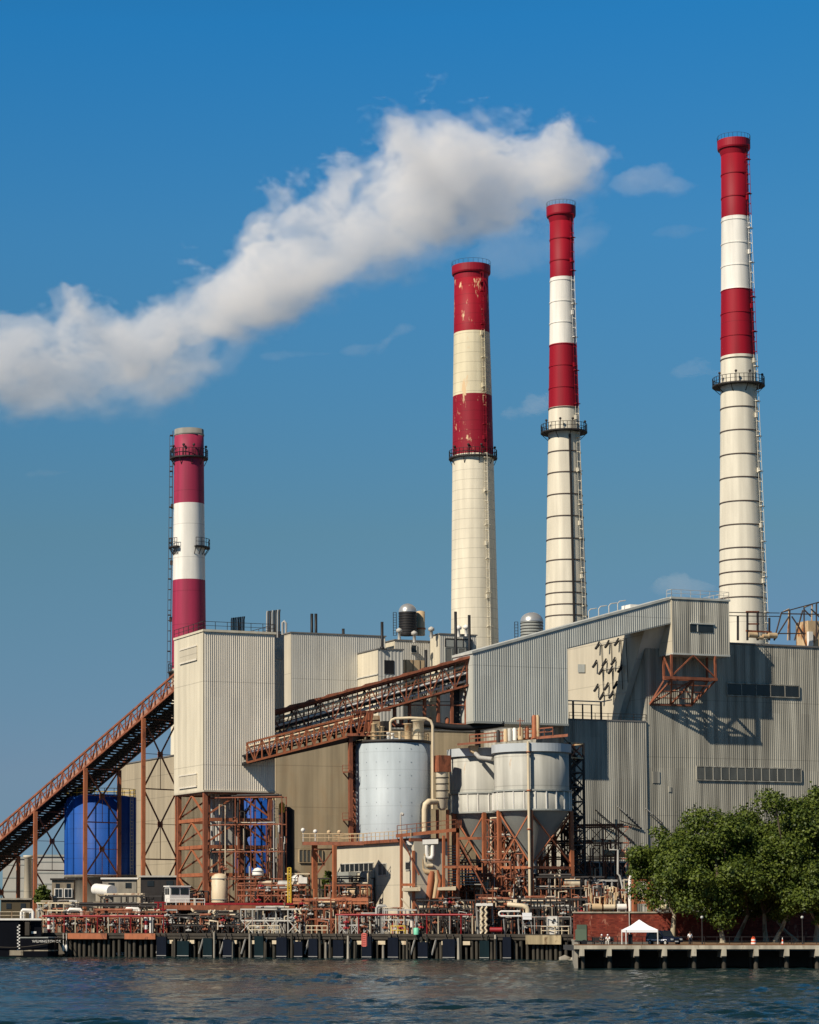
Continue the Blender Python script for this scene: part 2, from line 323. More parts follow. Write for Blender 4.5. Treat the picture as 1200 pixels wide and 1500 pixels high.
# ================================================================== chimneys
RED, MAG, WHT, CRM = (.29, .003, .015), (.33, .028, .07), (.80, .77, .69), (.76, .69, .53)
m_hoop = mat('rusty_hoop', (.075, .055, .045), .7, .3, 1)
def chimney(label, px, Y, prof, ringy, bandy, cols, cap, plats, hoops, ladder_px, conduit=None, peel=None, hoopmat=None, base=3.3):
    top = prof[0][0]; cpt = G(px, Y, (prof[0][0] + prof[-1][0]) / 2)
    th = thing('chimney', label, 'chimney', (cpt.x, cpt.y, base), 'power station chimneys')
    s = lambda py: P(px+1, py, Y).x - P(px, py, Y).x
    pr = [(r * s(py), Z(py, Y)) for py, r in reversed(prof)]
    dr = (pr[1][0] - pr[0][0]) / (pr[1][1] - pr[0][1])
    pr = [(pr[0][0] + dr * (base - pr[0][1]), base)] + pr
    def rad(z):
        for (r0, z0), (r1, z1) in zip(pr, pr[1:]):
            if z0 <= z <= z1: return r0 + (r1-r0) * (z-z0) / (z1-z0)
        return pr[-1][0]
    rt = pr[-1][0]; zt = pr[-1][1]
    full = pr + [(rt*.86, zt), (rt*.84, zt-6), (.02, zt-6)]
    mm = mat('chimney_paint', bands([Z(y, Y) - base for y in reversed(bandy)], list(reversed(cols))),   .6, .10, .25, streak=.22, seam=ringy, spec=.25,
             stain=peel[0] if peel else None, stain_amt=peel[1] if peel else 0, stain_scale=.5, stain_sharp=.06, stain_zmin=Z(672, Y)-base if peel else None)
    m = M()
    m.lathe(cpt.x, cpt.y, full, 48); part('shell', m, mm, th)
    if cap:
        y0, y1, rr, cm = cap; m = M(); a, b_ = Z(y1, Y), Z(y0, Y); r = rr * s(y0)
        m.lathe(cpt.x, cpt.y, [(rad(a-1.0)+.02, a-1.5), (r*.90, a-.35), (r*.97, a-.3), (r, a), (r, b_), (r*.86, b_+.02), (r*.86, a)], 40, smooth=False)
        cp_ = part('cap', m, cm, th)
        m = M(); ring = [V((cpt.x+r*1.0*math.cos(q), cpt.y+r*1.0*math.sin(q), b_)) for q in np.linspace(0, 2*math.pi, 25)]
        rail(m, ring, .9, 2.6, .028, False); part('railing', m, m_dark, cp_)
    for (py, rr, a0, a1, dm) in plats:
        z = Z(py, Y); r0 = rad(z); r = rr * s(py); m = M(); full_ = a1 - a0 >= 359
        n = 36 if full_ else 5; A = np.linspace(R(a0), R(a1), n+1)
        for i in range(n):
            c0, c1 = A[i], A[i+1]; q = lambda rad_, an, zz: (cpt.x+rad_*math.cos(an), cpt.y+rad_*math.sin(an), zz)
            m.hexa([q(r0, c0, z-.15), q(r, c0, z-.15), q(r, c1, z-.15), q(r0, c1, z-.15)], [q(r0, c0, z+.1), q(r, c0, z+.1), q(r, c1, z+.1), q(r0, c1, z+.1)])
            if i % 4 == 0 or not full_: m.beam(q(r*.98, c0, z-.1), q(rad(z-1.5), c0, z-1.5), .12)
        pf = part('platform', m, dm, th)
        m = M(); rail(m, [V((cpt.x+r*.98*math.cos(q_), cpt.y+r*.98*math.sin(q_), z+.1)) for q_ in A], 1.5, 1.4, .055); part('railing', m, dm, pf)
        if full_:
            for q_ in (2.0, 3.6, 4.4, 5.0, 6.1):
                m = M()
                b0 = V((cpt.x+r*.9*math.cos(q_), cpt.y+r*.9*math.sin(q_), z+.1)); m.beam(b0, b0+V((0, 0, 2.0)), .12); m.ball(b0+V((0, 0, 2.1)), .28, 8); part('warning_lamp', m, dm, th)
    for py in hoops:
        z = Z(py, Y); r = rad(z) + .05; m = M(); m.lathe(cpt.x, cpt.y, [(r-.1, z-.11), (r+.05, z-.11), (r+.05, z+.11), (r-.1, z+.11)], 48, smooth=False, caps=False)
        part('hoop', m, (mm if py < bandy[-1] else m_hoop), th)
    if ladder_px is not None:
        m = M(); an = ladder_px; y = prof[-1][0]; zs = np.arange(pr[1][1] - 6, zt - 1, 1.0); side = V((-math.sin(an), math.cos(an), 0)); cage = M()
        for i, z in enumerate(zs):
            r = rad(z) + .28; c = V((cpt.x + r*math.cos(an), cpt.y + r*math.sin(an), z)); r2 = rad(z+1) + .28; c2 = V((cpt.x + r2*math.cos(an), cpt.y + r2*math.sin(an), z+1.0))
            for sd in (-.3, .3): m.beam(c+side*sd, c2+side*sd, .07)
            m.beam(c-side*.35, c+side*.35, .07)
            if i % 2 == 0:
                o_ = V((math.cos(an), math.sin(an), 0)); ringp = [c+side*.36, c+side*.38+o_*.35, c+o_*.6, c-side*.38+o_*.35, c-side*.36]
                for p_, q_ in zip(ringp, ringp[1:]): cage.beam(p_, q_, .09)
                if i: cage.beam(lastp, ringp[2], .07)
                lastp = ringp[2]
            if i % 7 == 3: cage.obox(V((c.x, c.y)) - V((side.x, side.y))*.6, V((side.x, side.y)), 1.2, V((math.cos(an), math.sin(an))), .6, z, z+.12)
            if i % 11 == 5: cage.beam(c - side*.3 - V((0, 0, .2)), c - side*.3 + V((0, 0, .7)), .4)
        lm_ = mm if conduit != 'dark' else m_hoop; ld = part('ladder', m, lm_, th); part('safety_cage', cage, lm_, ld)
    if isinstance(conduit, tuple):
        an, ya, yb = conduit; m = M(); pts = []
        for py in np.linspace(ya, yb, 8):
            z = Z(py, Y); r = rad(z) + .12; pts.append(V((cpt.x+r*math.cos(an), cpt.y+r*math.sin(an), z)))
        for a, b_ in zip(pts, pts[1:]): m.beam(a, b_, .40, .3)
        part('riser_pipe', m, m_dark, th)
    return th
chimney('rose red and white chimney with narrow collar rising behind the cream tower', 277, 470,
        [(630, 21.5), (670, 21.8), (743, 22.5), (855, 24), (985, 25.5)], 6.5, [640, 743, 855, 985], [(.26, .25, .22), MAG, WHT, MAG, CRM], None,
        [(672, 28, 0, 360, m_dark), (803, 31, 195, 235, m_dark), (803, 31, -70, 20, m_dark), (985, 31, 150, 260, m_dark)], [638], math.pi*1.03, 'dark')
chimney('stout red and cream chimney with peeling paint and plain ribbed shaft', 693, 503,
        [(392, 24.5), (493, 26.3), (584, 28.5), (672, 30), (950, 35)], 2.05, [493, 584, 672], [RED, (.72, .64, .44), (.26, .006, .02), CRM], (391, 401, 28.3, mat('red_cap_paint', (.27, .004, .016), .55)),
        [(672, 35.5, 0, 360, m_dark)], [], R(-62), None, ((.62, .44, .25), .27))
chimney('slender red and white chimney with dark hoops and a central riser', 826, 500,
        [(305, 16.6), (413, 17.5), (507, 19.5), (600, 22), (640, 23), (920, 31)], 60, [413, 507, 600], [RED, WHT, RED, (.74, .68, .54)], (304, 316, 21.3, mat('red_cap_paint', (.27, .004, .016), .55)),
        [(634, 34, 0, 360, m_dark)], [352, 384, 413, 444, 475, 507, 538, 570, 600, 664, 695, 727, 759, 792, 823, 855, 871, 888, 904], R(-48), (R(-78), 640, 920))
chimney('tallest red and white chimney with dark hoops on the right side', 1082, 480,
        [(208, 18.5), (325, 20), (427, 22.5), (528, 25), (570, 26), (930, 35)], 60, [325, 427, 528], [RED, WHT, RED, (.72, .67, .54)], (207, 218, 23.8, mat('red_cap_paint', (.27, .004, .016), .55)),
        [(566, 38, 0, 360, m_dark)], [257, 291, 325, 359, 392, 427, 461, 495, 528, 600, 634, 669, 703, 738, 772, 806, 823, 841, 859, 878], R(-42), None)

# ================================================================== cream transfer tower on stilts
c0 = G(298, 392); cl = along(c0, E2, 255); cr = along(c0, E1, 403); cb = cl + (cr - c0)
zt, zb = Z(925, 392), Z(1157, 392)
tw = thing('transfer_tower', 'tall cream clad conveyor tower standing on rust red steel stilts', 'industrial tower', v3(c0, DZ))
m = M(); off = .02
m.quad(v3(cl, zb), v3(c0, zb), v3(c0, zt), v3(cl, zt)); m.quad(v3(cb, zb), v3(cl, zb), v3(cl, zt), v3(cb, zt))
part('smooth_cladding', m, m_cream, tw)
m = M(); m.corr(c0 + E1*.12, cr, zb, zt, .36, .06); m.corr(cr, cb, zb, zt, .36, .06); part('ribbed_cladding', m, m_ribgrey, tw)
m = M(); m.hexa([v3(p, zt) for p in (c0 - E2*.25 - E1*.15, cr - E2*.25 + E1*.2, cb + E1*.2, cl - E1*.15)], [v3(p, zt+.35) for p in (c0 - E2*.25 - E1*.15, cr - E2*.25 + E1*.2, cb + E1*.2, cl - E1*.15)]); part('roof', m, m_cream, tw)
m = M(); m.hexa([v3(p, zb-.3) for p in (c0 - E2*.2, cr - E2*.2, cb, cl)], [v3(p, zb) for p in (c0 - E2*.2, cr - E2*.2, cb, cl)]); part('underside', m, m_cream_b, tw)
m = M(); rail(m, [v3(p, zt+.35) for p in (cl, c0, cr, cb)], 1.3, 2.2, .05); part('railing', m, m_dark, tw)
LL = (cl - c0).length
for (a, b_, ya, yb) in ((.2, .78, 948, 966), (.2, .8, 1135, 1151)):
    m = M(); q = c0 + E2*LL*a - E1*.12; m.obox(q, E2, LL*(b_-a), E1, .12, Z(yb, 396), Z(ya, 396)); part('access_panel', m, m_cream_b, tw)
    m = M(); m.obox(q - E1*.1, E2, LL*(b_-a), E1, .1, Z(yb, 396)-.25, Z(yb, 396)-.02); m.obox(q - E1*.1, E2, LL*(b_-a), E1, .1, Z(ya, 396)+.02, Z(ya, 396)+.22); part('drip_rail', m, m_ribgrey, tw)
zl = [zb-.3, Z(1200, 392), Z(1240, 392), Z(1281, 392), Z(1324, 392)]
cols4 = [c0 + E1*.5 + E2*.5, cr - E1*.7 + E2*.5, cl + E1*.6 - E2*.8, cb - E1*.7 - E2*.8]
for q in cols4 + [(cols4[2]+cols4[3])/2]:
    m = M(); m.beam(v3(q, DZ), v3(q, zb), .68, .6); part('column', m, m_rust, tw)
def side(a, b_, mt, style='A'):
    for i, z in enumerate(zl):
        m = M(); m.beam(v3(a, z), v3(b_, z), .36, .55 if i else .5); part('beam', m, mt, tw)
    mid = (a+b_)/2
    for z1, z0 in zip(zl[:3], zl[1:4]):
        for e in (a, b_):
            m = M(); m.beam(v3(mid, z1-.3), v3(e, z0+.5), .24, .26); part('brace', m, mt, tw)
    for e in (a, b_):
        m = M(); m.beam(v3(mid, zl[4]+.3), v3(e, zl[3]-.3), .24, .26); part('brace', m, mt, tw)
side(cols4[0], cols4[1], m_orange); side(cols4[0], cols4[2], m_orange)
side(cols4[2], cols4[3], m_rust); side(cols4[1], cols4[3], m_rust)
m = M()
for i in range(5):
    q = c0 + E2*(4+i*1.6) + E1*(3+i*.9); m.tube([v3(q, DZ), v3(q, zb-.3)], .22)
part('riser_pipe', m, m_gpipe, tw)
m = M(); q = c0 + E1*4.6 + E2*5; m.obox(q, E1, 3.2, E2, 4, Z(1240, 397), zb-.3); part('chute', m, m_grey, tw)
m = M(); q = c0 + E1*7.2 + E2*4; m.beam(v3(q, zb-.4), v3(q + E1*2.2, Z(1225, 397)), .8); m.beam(v3(q + E1*.2, Z(1205, 397)), v3(q + E1*3.2, Z(1270, 397)), .7); part('chute', m, m_dark, tw)

# ================================================================== conveyors
def conveyor(label, A, B, wd, h, n, side_m, under_m, panel=None, roof=False, rungs=60, group='inclined belt conveyors', strips=((.12, .42), (.58, .88)), pipes=0, pan=0):
    """A, B: lower near edge of the two ends; wd: horizontal vector across"""
    A, B = V(A), V(B); W = V((wd.x, wd.y, 0)); H = V((0, 0, h))
    th = thing('conveyor', label, 'conveyor', A, group)
    for k, o in (('near', V((0, 0, 0))), ('far', W)):
        m = M(); lattice(m, A+o, B+o, A+o+H, B+o+H, n, .32, .17, 'N')
        m.beam(A+o+H*.62, B+o+H*.62, .12); part('side_truss', m, side_m, th)
    m = M()
    for i in range(rungs+1):
        p = A.lerp(B, i/rungs); m.beam(p+V((0, 0, -.1)), p+W+V((0, 0, -.1)), .16, .34)
    for i in range(n):
        p, q = A.lerp(B, i/n), A.lerp(B, (i+1)/n); m.beam(p, q+W, .14); m.beam(p+W, q, .14)
    part('floor_beam', m, under_m, th)
    for a, b_ in strips:
        m = M(); m.hexa([A+W*a+H*.35, A+W*b_+H*.35, B+W*b_+H*.35, B+W*a+H*.35], [A+W*a+H*.45, A+W*b_+H*.45, B+W*b_+H*.45, B+W*a+H*.45]); part('belt', m, m_black, th)
        m = M()
        for i in range(n*2):
            p = A.lerp(B, (i+.5)/(n*2)); m.tube([p+W*a+H*.25, p+W*b_+H*.25], .13, 6)
        part('roller', m, under_m, th)
    m = M(); m.hexa([A+W*.44, A+W*.56, B+W*.56, B+W*.44], [A+W*.44+H*.06, A+W*.56+H*.06, B+W*.56+H*.06, B+W*.44+H*.06]); part('walkway', m, under_m, th)
    if pan:
        m = M(); D_ = V((0, 0, -pan)); m.hexa([A+W*.15+D_*.2, A+W*.9+D_*.2, B+W*.9+D_*.7, B+W*.15+D_*.7], [A+W*.02, A+W*.98, B+W*.98, B+W*.02]); part('drip_pan', m, under_m, th)
    if panel:
        m = M(); e = W.normalized()*.15; a_, t_ = panel[1], panel[2]
        m.hexa([A+e+H*a_, B+e+H*a_, B+e*2+H*a_, A+e*2+H*a_], [A+e+H*t_, B+e+H*t_, B+e*2+H*t_, A+e*2+H*t_]); part('side_panel', m, panel[0], th)
    if roof:
        k = roof
        for i in range(k):
            p, q = A.lerp(B, (i-.08)/k)+H, A.lerp(B, (i+.96)/k)+H; m = M(); lift = V((0, 0, .55)); sg = W*.12
            m.hexa([p-sg+V((0,0,.15)), q-sg+lift*.3, q+W+sg+lift*.3, p+W+sg+V((0,0,.15))], [p-sg+V((0,0,.7)), q-sg+V((0, 0, .45)), q+W+sg+V((0,0,.45)), p+W+sg+V((0,0,.7))]); part('roof_sheet', m, side_m, th)
    for i in range(pipes):
        f = .06 + i*.08; zz = (.5, .78, .2)[i % 3]; m = M(); m.tube([A+W*f+H*zz, B+W*f+H*zz], .24, 8); part('pipe', m, m_cpipe if i % 2 else m_white, th)
    return th
# long left conveyor
dl = V((-math.sqrt(.5), math.sqrt(.5)))
B2 = G(255, 409, 1012); A2 = along(B2, dl, -122, 1300)
Bz, Az = Z(1012, 409), Z(1012 + .863*377, A2.y)
wl = V((math.sqrt(.5), math.sqrt(.5))) * 8.0
kx = 1.06
conveyor('long rust red lattice conveyor climbing from the lower left to the cream tower', v3(A2, Az), v3(A2.lerp(B2, kx), Az + (Bz-Az)*kx), wl, 2.7, 50, m_rust, m_black, (mat('faded_red_side_panel', (.36, .19, .13), .7, .3, 1.0), .02, .42), rungs=96, strips=((.1, .36), (.62, .86)))
def on_conv(px):
    g_ = along(B2, dl, px, 1200); t_ = (g_ - A2).length / (B2 - A2).length; return g_, Az + (Bz - Az)*t_
for i, (px, lab) in enumerate([(-22, 'at the left edge of the picture'), (52, 'beside the stern of the black barge'), (125, 'crossing in front of the big blue tank'), (210, 'next to the cream tower')]):
    gn, zn = on_conv(px); gf = gn + wl; th = thing('trestle_bent', 'two legged orange steel trestle with crossed bracing, ' + lab, 'trestle', v3(gn, DZ), 'trestle bents under the left conveyor')
    m_ = m_orange
    for q in (gn, gf): m = M(); m.beam(v3(q, DZ), v3(q, zn-.2), .62, .62); part('column', m, m_, th)
    hgt = zn - DZ - .5; k = max(1, round(hgt / 11)); hub = M(); br = M()
    for j in range(k):
        z0 = DZ + .3 + hgt*j/k; z1 = DZ + .3 + hgt*(j+1)/k; zm = (z0+z1)/2; mid = (gn+gf)/2
        for (a, b_) in ((v3(gn, z0), v3(gf, z1)), (v3(gf, z0), v3(gn, z1))): m = M(); m.beam(a, b_, .17, .24); part('brace', m, m_rust, th)
        m = M(); m.beam(v3(gn, z1), v3(gf, z1), .2); part('strut', m, m_rust, th); m = M(); m.beam(v3(gn, zm), v3(gf, zm), .09); part('strut', m, m_rust, th)
        m = M(); m.beam(v3(mid, z0), v3(mid, zm), .1); m.obox(mid - E1*.45, E1, .9, E2, .2, zm-.45, zm+.45); part('gusset_plate', m, m_orange, th)
# upper conveyor into the grey gallery, lower conveyor over the silo
ua, ub = P(398, 1084, 409), P(702, 999, 413)
conveyor('upper covered conveyor rising from the tower to the grey gallery', ua, ub, V((-.1, 1))*5.5, 4.3, 17, m_rust, m_dark, None, 11, rungs=50, pipes=4)
la, lb = P(362, 1117, 391.5), P(536, 1072, 396)
ld_ = V((lb.x-la.x, lb.y-la.y)).normalized(); lw = V((-ld_.y, ld_.x)) * 5.2
conveyor('lower rust red conveyor bridge leaving the tower towards the pale silo', la, lb, lw, 3.1, 16, m_orange, m_black, None, False, rungs=40, strips=((.04, .96),), pipes=2, pan=1.5)
# support frame below the upper conveyor's head
th = thing('support_frame', 'tall row of rust steel columns holding the upper conveyor near the grey gallery', 'steel frame', P(660, 1062, 414))
for px in (578, 600, 622, 642, 662, 683):
    q = P(px, 1060, 414); m = M(); yt = 1003 + (693-px)*.295; m.beam(q, P(px, yt, 414), .45); part('column', m, m_rust, th)
for (ya, r_) in ((1062, .5), (1033, .2), (1028, .12)):
    m = M(); m.beam(P(560, ya, 414), P(693, ya, 414), r_); part('beam', m, m_rust if r_ > .15 else m_dark, th)
m = M(); m.hexa([P(556, 1066, 414), P(700, 1066, 414), P(700, 1066, 420), P(556, 1066, 420)], [P(556, 1061, 414), P(700, 1061, 414), P(700, 1061, 420), P(556, 1061, 420)]); part('walkway', m, m_dark, th)
for px in (560, 700): m = M(); m.beam(P(px, 1064, 417), v3(G(px, 417), 3.3), .7); part('column', m, m_dark, th)
m = M(); m.hexa([P(664, 1060, 416), P(694, 1060, 416), P(694, 1060, 419), P(664, 1060, 419)], [P(664, 1000, 416), P(694, 1000, 416), P(694, 1000, 419), P(664, 1000, 419)]); part('equipment_box', m, m_black, th)
for px in (576, 588, 612, 630, 655): m = M(); a = P(px, 1061, 415); m.lathe(a.x, a.y, [(.35, a.z), (.4, a.z+.9), (.15, a.z+1.2)], 10); part('motor', m, m_orange, th)
# the sagging black cable under the walkway
m = M(); m.tube([P(x, 1061 + 5*math.sin((x-630)/100*math.pi) , 413.5) for x in np.linspace(600, 738, 10)], .55, 8)
solo('hose', m, m_black, 'thick black hose sagging under the walkway left of the twin bins', 'hose', P(600, 1061, 413.5))

# ================================================================== buildings behind the tower
def block(label, px, Y, pl, pr_, ytop, ybot=1330, left_m=m_cream, front_m=m_grey, depth=None, name='plant_building', cat='building', pitch=.4, rail_=False, roofm=m_roof):
    c = G(px, Y); l = along(c, E2, pl) if pl is not None else c + E2*(depth or 10); r = along(c, E1, pr_); bk = l + (r - c)
    z1 = Z(ytop, Y); z0 = Z(ybot, Y) if ybot else 3.3
    th = thing(name, label, cat, v3(c, z0))
    m = M(); m.quad(v3(l, z0), v3(c, z0), v3(c, z1), v3(l, z1)); m.quad(v3(bk, z0), v3(l, z0), v3(l, z1), v3(bk, z1)); part('side_wall', m, left_m, th)
    m = M(); m.corr(c + E1*.05, r, z0, z1, pitch, .05); m.corr(r, bk, z0, z1, pitch, .05); part('front_wall', m, front_m, th)
    m = M(); e = .18; m.hexa([v3(p, z1) for p in (c-E1*e-E2*e, r+E1*e-E2*e, bk+E1*e+E2*e, l-E1*e+E2*e)], [v3(p, z1+.22) for p in (c-E1*e-E2*e, r+E1*e-E2*e, bk+E1*e+E2*e, l-E1*e+E2*e)]); part('roof', m, roofm, th)
    if rail_: m = M(); rail(m, [v3(p, z1+.22) for p in (l, c, r)], 1.2, 2.5, .05); part('railing', m, m_steelgal, th)
    return th, c, l, r, z0, z1
def rect_front(th, name, c, px0, px1, y0, y1, mt, proud=.14, thick=.12, label=None, frame=None, mull=0):
    a, b_ = along(c, E1, px0, (y0+y1)/2), along(c, E1, px1, (y0+y1)/2); z0, z1 = Z(y1, a.y), Z(y0, a.y)
    m = M(); m.obox(a - E2*proud, E1, (b_-a).length, E2, thick, z0, z1); o = part(name, m, mt, th, label)
    if frame:
        m = M(); L_ = (b_-a).length; q = a - E2*(proud+.06)
        for i in range(mull+2):
            t_ = L_*i/(mull+1); m.obox(q + E1*(t_-.07), E1, .14, E2, .16, z0-.1, z1+.1)
        m.obox(q, E1, L_, E2, .16, z1+.1, z1+.28); m.obox(q, E1, L_, E2, .16, z0-.25, z0-.1); part('frame', m, frame, o)
    return o
def rect_left(th, name, c, px0, px1, y0, y1, mt, proud=.1, frame=None, mull=0):
    a, b_ = along(c, E2, px1, (y0+y1)/2), along(c, E2, px0, (y0+y1)/2); z0, z1 = Z(y1, a.y), Z(y0, a.y); L_ = (b_-a).length
    m = M(); m.obox(a - E1*proud, E2, L_, E1, proud*.9, z0, z1); o = part(name, m, mt, th)
    if frame:
        m = M(); q = a - E1*(proud+.06)
        for i in range(mull+2): m.obox(q + E2*(L_*i/(mull+1)-.06), E2, .12, E1, .14, z0-.08, z1+.08)
        m.obox(q, E2, L_, E1, .14, z1+.08, z1+.22); m.obox(q, E2, L_, E1, .14, z0-.2, z0-.08); part('frame', m, frame, o)
    return o
b0, bc, bl, br_, _, bz = block('grey clad hall with a louvred panel tucked behind the cream tower', 398, 482, None, 419, 929, left_m=m_cream_b, depth=20)
rect_front(b0, 'louvre', bc, 404, 414, 950, 966, m_hop)
block('wide light grey boiler hall with tall stub vents on its roof', 427, 470, 417, 566, 927, left_m=m_cream_b)
th, c, l, r, z0, z1 = block('low cream annex with a dark doorway above the upper conveyor', 555, 466, 470, 592, 951, left_m=m_cream, pitch=.7)
rect_front(th, 'doorway', c, 563, 577, 967, 987, m_black)
rect_left(th, 'window', c, 488, 497, 990, 1001, m_dirtyglass, frame=m_cream_b)
m = M(); a = along(c, E2, 496, 1000); m.obox(a - E1*.2, -E2, (a-c).length, E1, .18, Z(989, 467), Z(987.5, 467)); part('drip_rail', m, m_grey, th)
th, c, l, r, z0, z1 = block('small grey penthouse with one dark window beside the domed tank', 580, 478, 563, 634, 938, left_m=m_cream)
rect_front(th, 'window', c, 602, 610, 946, 955, m_glass, frame=m_grey)
th, c, l, r, z0, z1 = block('grey stair block with dark louvres at the foot of the stout chimney', 646, 476, 632, 700, 929, left_m=m_cream)
rect_front(th, 'louvre', c, 652, 691, 937, 947, m_hop, mull=2, frame=m_dark); rect_front(th, 'louvre', c, 652, 691, 950, 975, mat('dark_grey_louvre', (.16, .16, .14), .6), mull=3, frame=m_hop)
m = M(); a = G(586, 470, 975); z = Z(988, 470); m.obox(a, E1, 5.5, E2, 4, z-2.0, Z(966, 470)); 
th = thing('roof_unit', 'tan boxy ventilation unit on the roof behind the upper conveyor', 'roof unit', v3(a, z-2)); part('casing', m, m_rusty, th)
m = M()
for i in range(3): m.obox(a + E1*(1.2+i*1.5) - E2*.06, E1, .12, E2, .06, z-2, Z(966, 470))
part('seam_rib', m, m_dark, th)
# roof vents
def stub(label, px, y0, y1, Y, r=.28, mt=m_black, grp='thin vent stacks on the boiler hall roofs'):
    a = P(px, y1, Y); m = M(); m.lathe(a.x, a.y, [(r, a.z), (r, Z(y0, Y)), (r*.7, Z(y0, Y)), (r*.7, Z(y0, Y)-.5), (.01, Z(y0, Y)-.5)], 10)
    th = thing('vent_stack', label, 'vent stack', a, grp); part('pipe', m, mt, th)
    m = M(); m.lathe(a.x, a.y, [(r*1.5, a.z-.05), (r*1.5, a.z+.3), (r, a.z+.4)], 10, caps=False); part('collar', m, mt, th); return th
for px, y0, y1, Y, lab in [(457, 899, 930, 474, 'thin black vent stack, left of a close pair on the hall roof'), (463, 899, 930, 474, 'thin black vent stack, right of a close pair on the hall roof'), (503, 921, 931, 478, 'short black vent stub alone on the hall roof edge'), (560, 911, 950, 466, 'black vent stack where the hall meets the annex'),
                           (668, 896, 960, 469, 'tall black vent stack in front of the stair block louvres'), (688, 901, 960, 469, 'tall black vent stack beside the stout chimney base'), (624, 952, 980, 468, 'black vent stack beside the tan roof unit')]:
    stub(lab, px, y0, y1, Y)
for (px, n, y0, lab) in ((348, 8, 905, 'low bank of dark vent pipes fanning up behind the cream tower'), (400, 8, 895, 'taller bank of pale and dark vent pipes left of the hall corner')):
    base = P(px, 932, 478); th = thing('vent_bank', lab, 'vent pipes', base, 'banks of vent pipes')
    for i in range(n):
        m = M(); x = px - 9 + i*2.6; m.tube([P(x, 934, 478), P(x+.2, y0+3, 478), P(x+.9, y0 - i*.3, 478)], .16, 6); part('pipe', m, m_dark if i % 3 else m_gpipe, th)
    m = M(); m.beam(P(px-11, 926, 478.3), P(px+12, 926, 478.3), .25); part('rack', m, m_dark, th)
m = M(); m.tube([P(414, 930, 474), P(414, 912, 474), P(416, 910, 474), P(419, 913, 474), P(419, 930, 474)], .22, 8); solo('gooseneck_vent', m, m_gpipe, 'grey gooseneck vent pipe on the hall roof beside the vent bank', 'vent pipe', P(414, 930, 474))
def domed(label, px, Y, r_, ytop, yd, ybot, body_m, dome_m, hoopn=9):
    s = S(Y); r = r_*s; a = P(px, ybot, Y); zd = Z(yd, Y); zt_ = Z(ytop, Y); th = thing('domed_tank', label, 'tank', a, 'domed roof tanks')
    m = M(); m.lathe(a.x, a.y, [(r, a.z), (r, zd)], 28); part('shell', m, body_m, th)
    m = M(); m.lathe(a.x, a.y, [(r*1.03*math.cos(q), zd + (zt_-zd)*math.sin(q)) for q in np.linspace(0, math.pi/2*.98, 8)], 28); part('dome', m, dome_m, th)
    for i in range(hoopn):
        z = a.z + (zd-a.z)*(i+.5)/hoopn; m = M(); m.lathe(a.x, a.y, [(r, z-.06), (r+.07, z-.06), (r+.07, z+.06), (r, z+.06)], 28, caps=False); part('hoop', m, m_dark, th)
    m = M(); lattice(m, V((a.x-r-.5, a.y, a.z)), V((a.x-r-.5, a.y, zd)), V((a.x-r-1.1, a.y, a.z)), V((a.x-r-1.1, a.y, zd)), 9, .1, .08, 'H'); part('ladder', m, m_dark, th)
    return th
domed('black walled tank with a pale metal dome on the hall roof', 597.5, 482, 13, 884, 897, 931, m_black, m_dome)
domed('grey domed tank peeping over the sloping grey gallery', 779.5, 455, 16.5, 897, 911, 950, m_hop, m_dome)
th = thing('tank', 'narrow rust stained cream tank beside the black domed tank', 'tank', P(616.5, 931, 484)); a = P(616.5, 931, 484); r = 6.3*S(484)
m = M(); m.lathe(a.x, a.y, [(r, a.z), (r, Z(896, 484)), (r*.5, Z(895, 484))], 20); part('shell', m, m_rusty, th)
m = M(); m.lathe(a.x, a.y, [(r+.08, a.z+1.2), (r+.16, a.z+1.2), (r+.16, a.z+1.5), (r+.08, a.z+1.5)], 20, caps=False); part('hoop', m, m_orange, th)
for i, (px, y) in enumerate(((585, 931), (607, 935), (632, 929), (672, 927), (683, 926))):
    a = P(px, y, 476); m = M(); m.lathe(a.x, a.y, [(.3, a.z-.8), (.3, a.z+.6), (.6, a.z+.7), (.6, a.z+1.2), (.1, a.z+1.5)], 12)
    solo('roof_vent', m, m_white if i > 2 else m_steelgal, ['mushroom vent left of the black domed tank', 'mushroom vent in front of the rusty tank', 'mushroom vent on the stair block corner', 'white mushroom vent between the two tall black stacks', 'white mushroom vent at the stout chimney foot'][i], 'roof vent', a, 'mushroom vents on the roofs')

# ================================================================== grey gallery with head house
wr = G(1000, 430)                                   # right wall plane
gp = wr - E2*4.1                                    # gallery face plane passes here
ga_, gm, gh = along(gp, E1, 693, 1000), along(gp, E1, 832, 1000), along(gp, E1, 986, 900)
gal = thing('conveyor_gallery', 'long grey clad gallery sloping up to a boxy head house', 'conveyor gallery', v3(ga_, Z(1056, ga_.y)))
def zt_at(g_):   # sloping roof line
    px_t = [(693, 957), (832, 918), (986, 877)]
    z = [Z(957, ga_.y), Z(919, gm.y), Z(877, gh.y)]
    u = (g_-ga_).dot(E1); um = (gm-ga_).dot(E1); uh = (gh-ga_).dot(E1)
    return z[0] + (z[1]-z[0])*u/um if u < um else z[1] + (z[2]-z[1])*(u-um)/(uh-um)
zbl = Z(1056, ga_.y)
m = M(); m.corr(ga_, gm, zbl, (zt_at(ga_), zt_at(gm)), .42, .055); part('house_wall', m, m_gall, gal)
zlo0, zlo1 = Z(949, gm.y), Z(911, gh.y)
m = M(); m.corr(gm, gh, (zlo0, zlo1), (zt_at(gm), zt_at(gh)), .42, .055); part('bridge_wall', m, m_gall, gal)
dp = 7.5
def back(g_): return g_ + E2*dp
m = M(); m.quad(v3(back(ga_), zbl), v3(ga_, zbl), v3(ga_, zt_at(ga_)), v3(back(ga_), zt_at(ga_)))
m.quad(v3(gm, zbl), v3(back(gm), zbl), v3(back(gm), zlo0), v3(gm, zlo0))
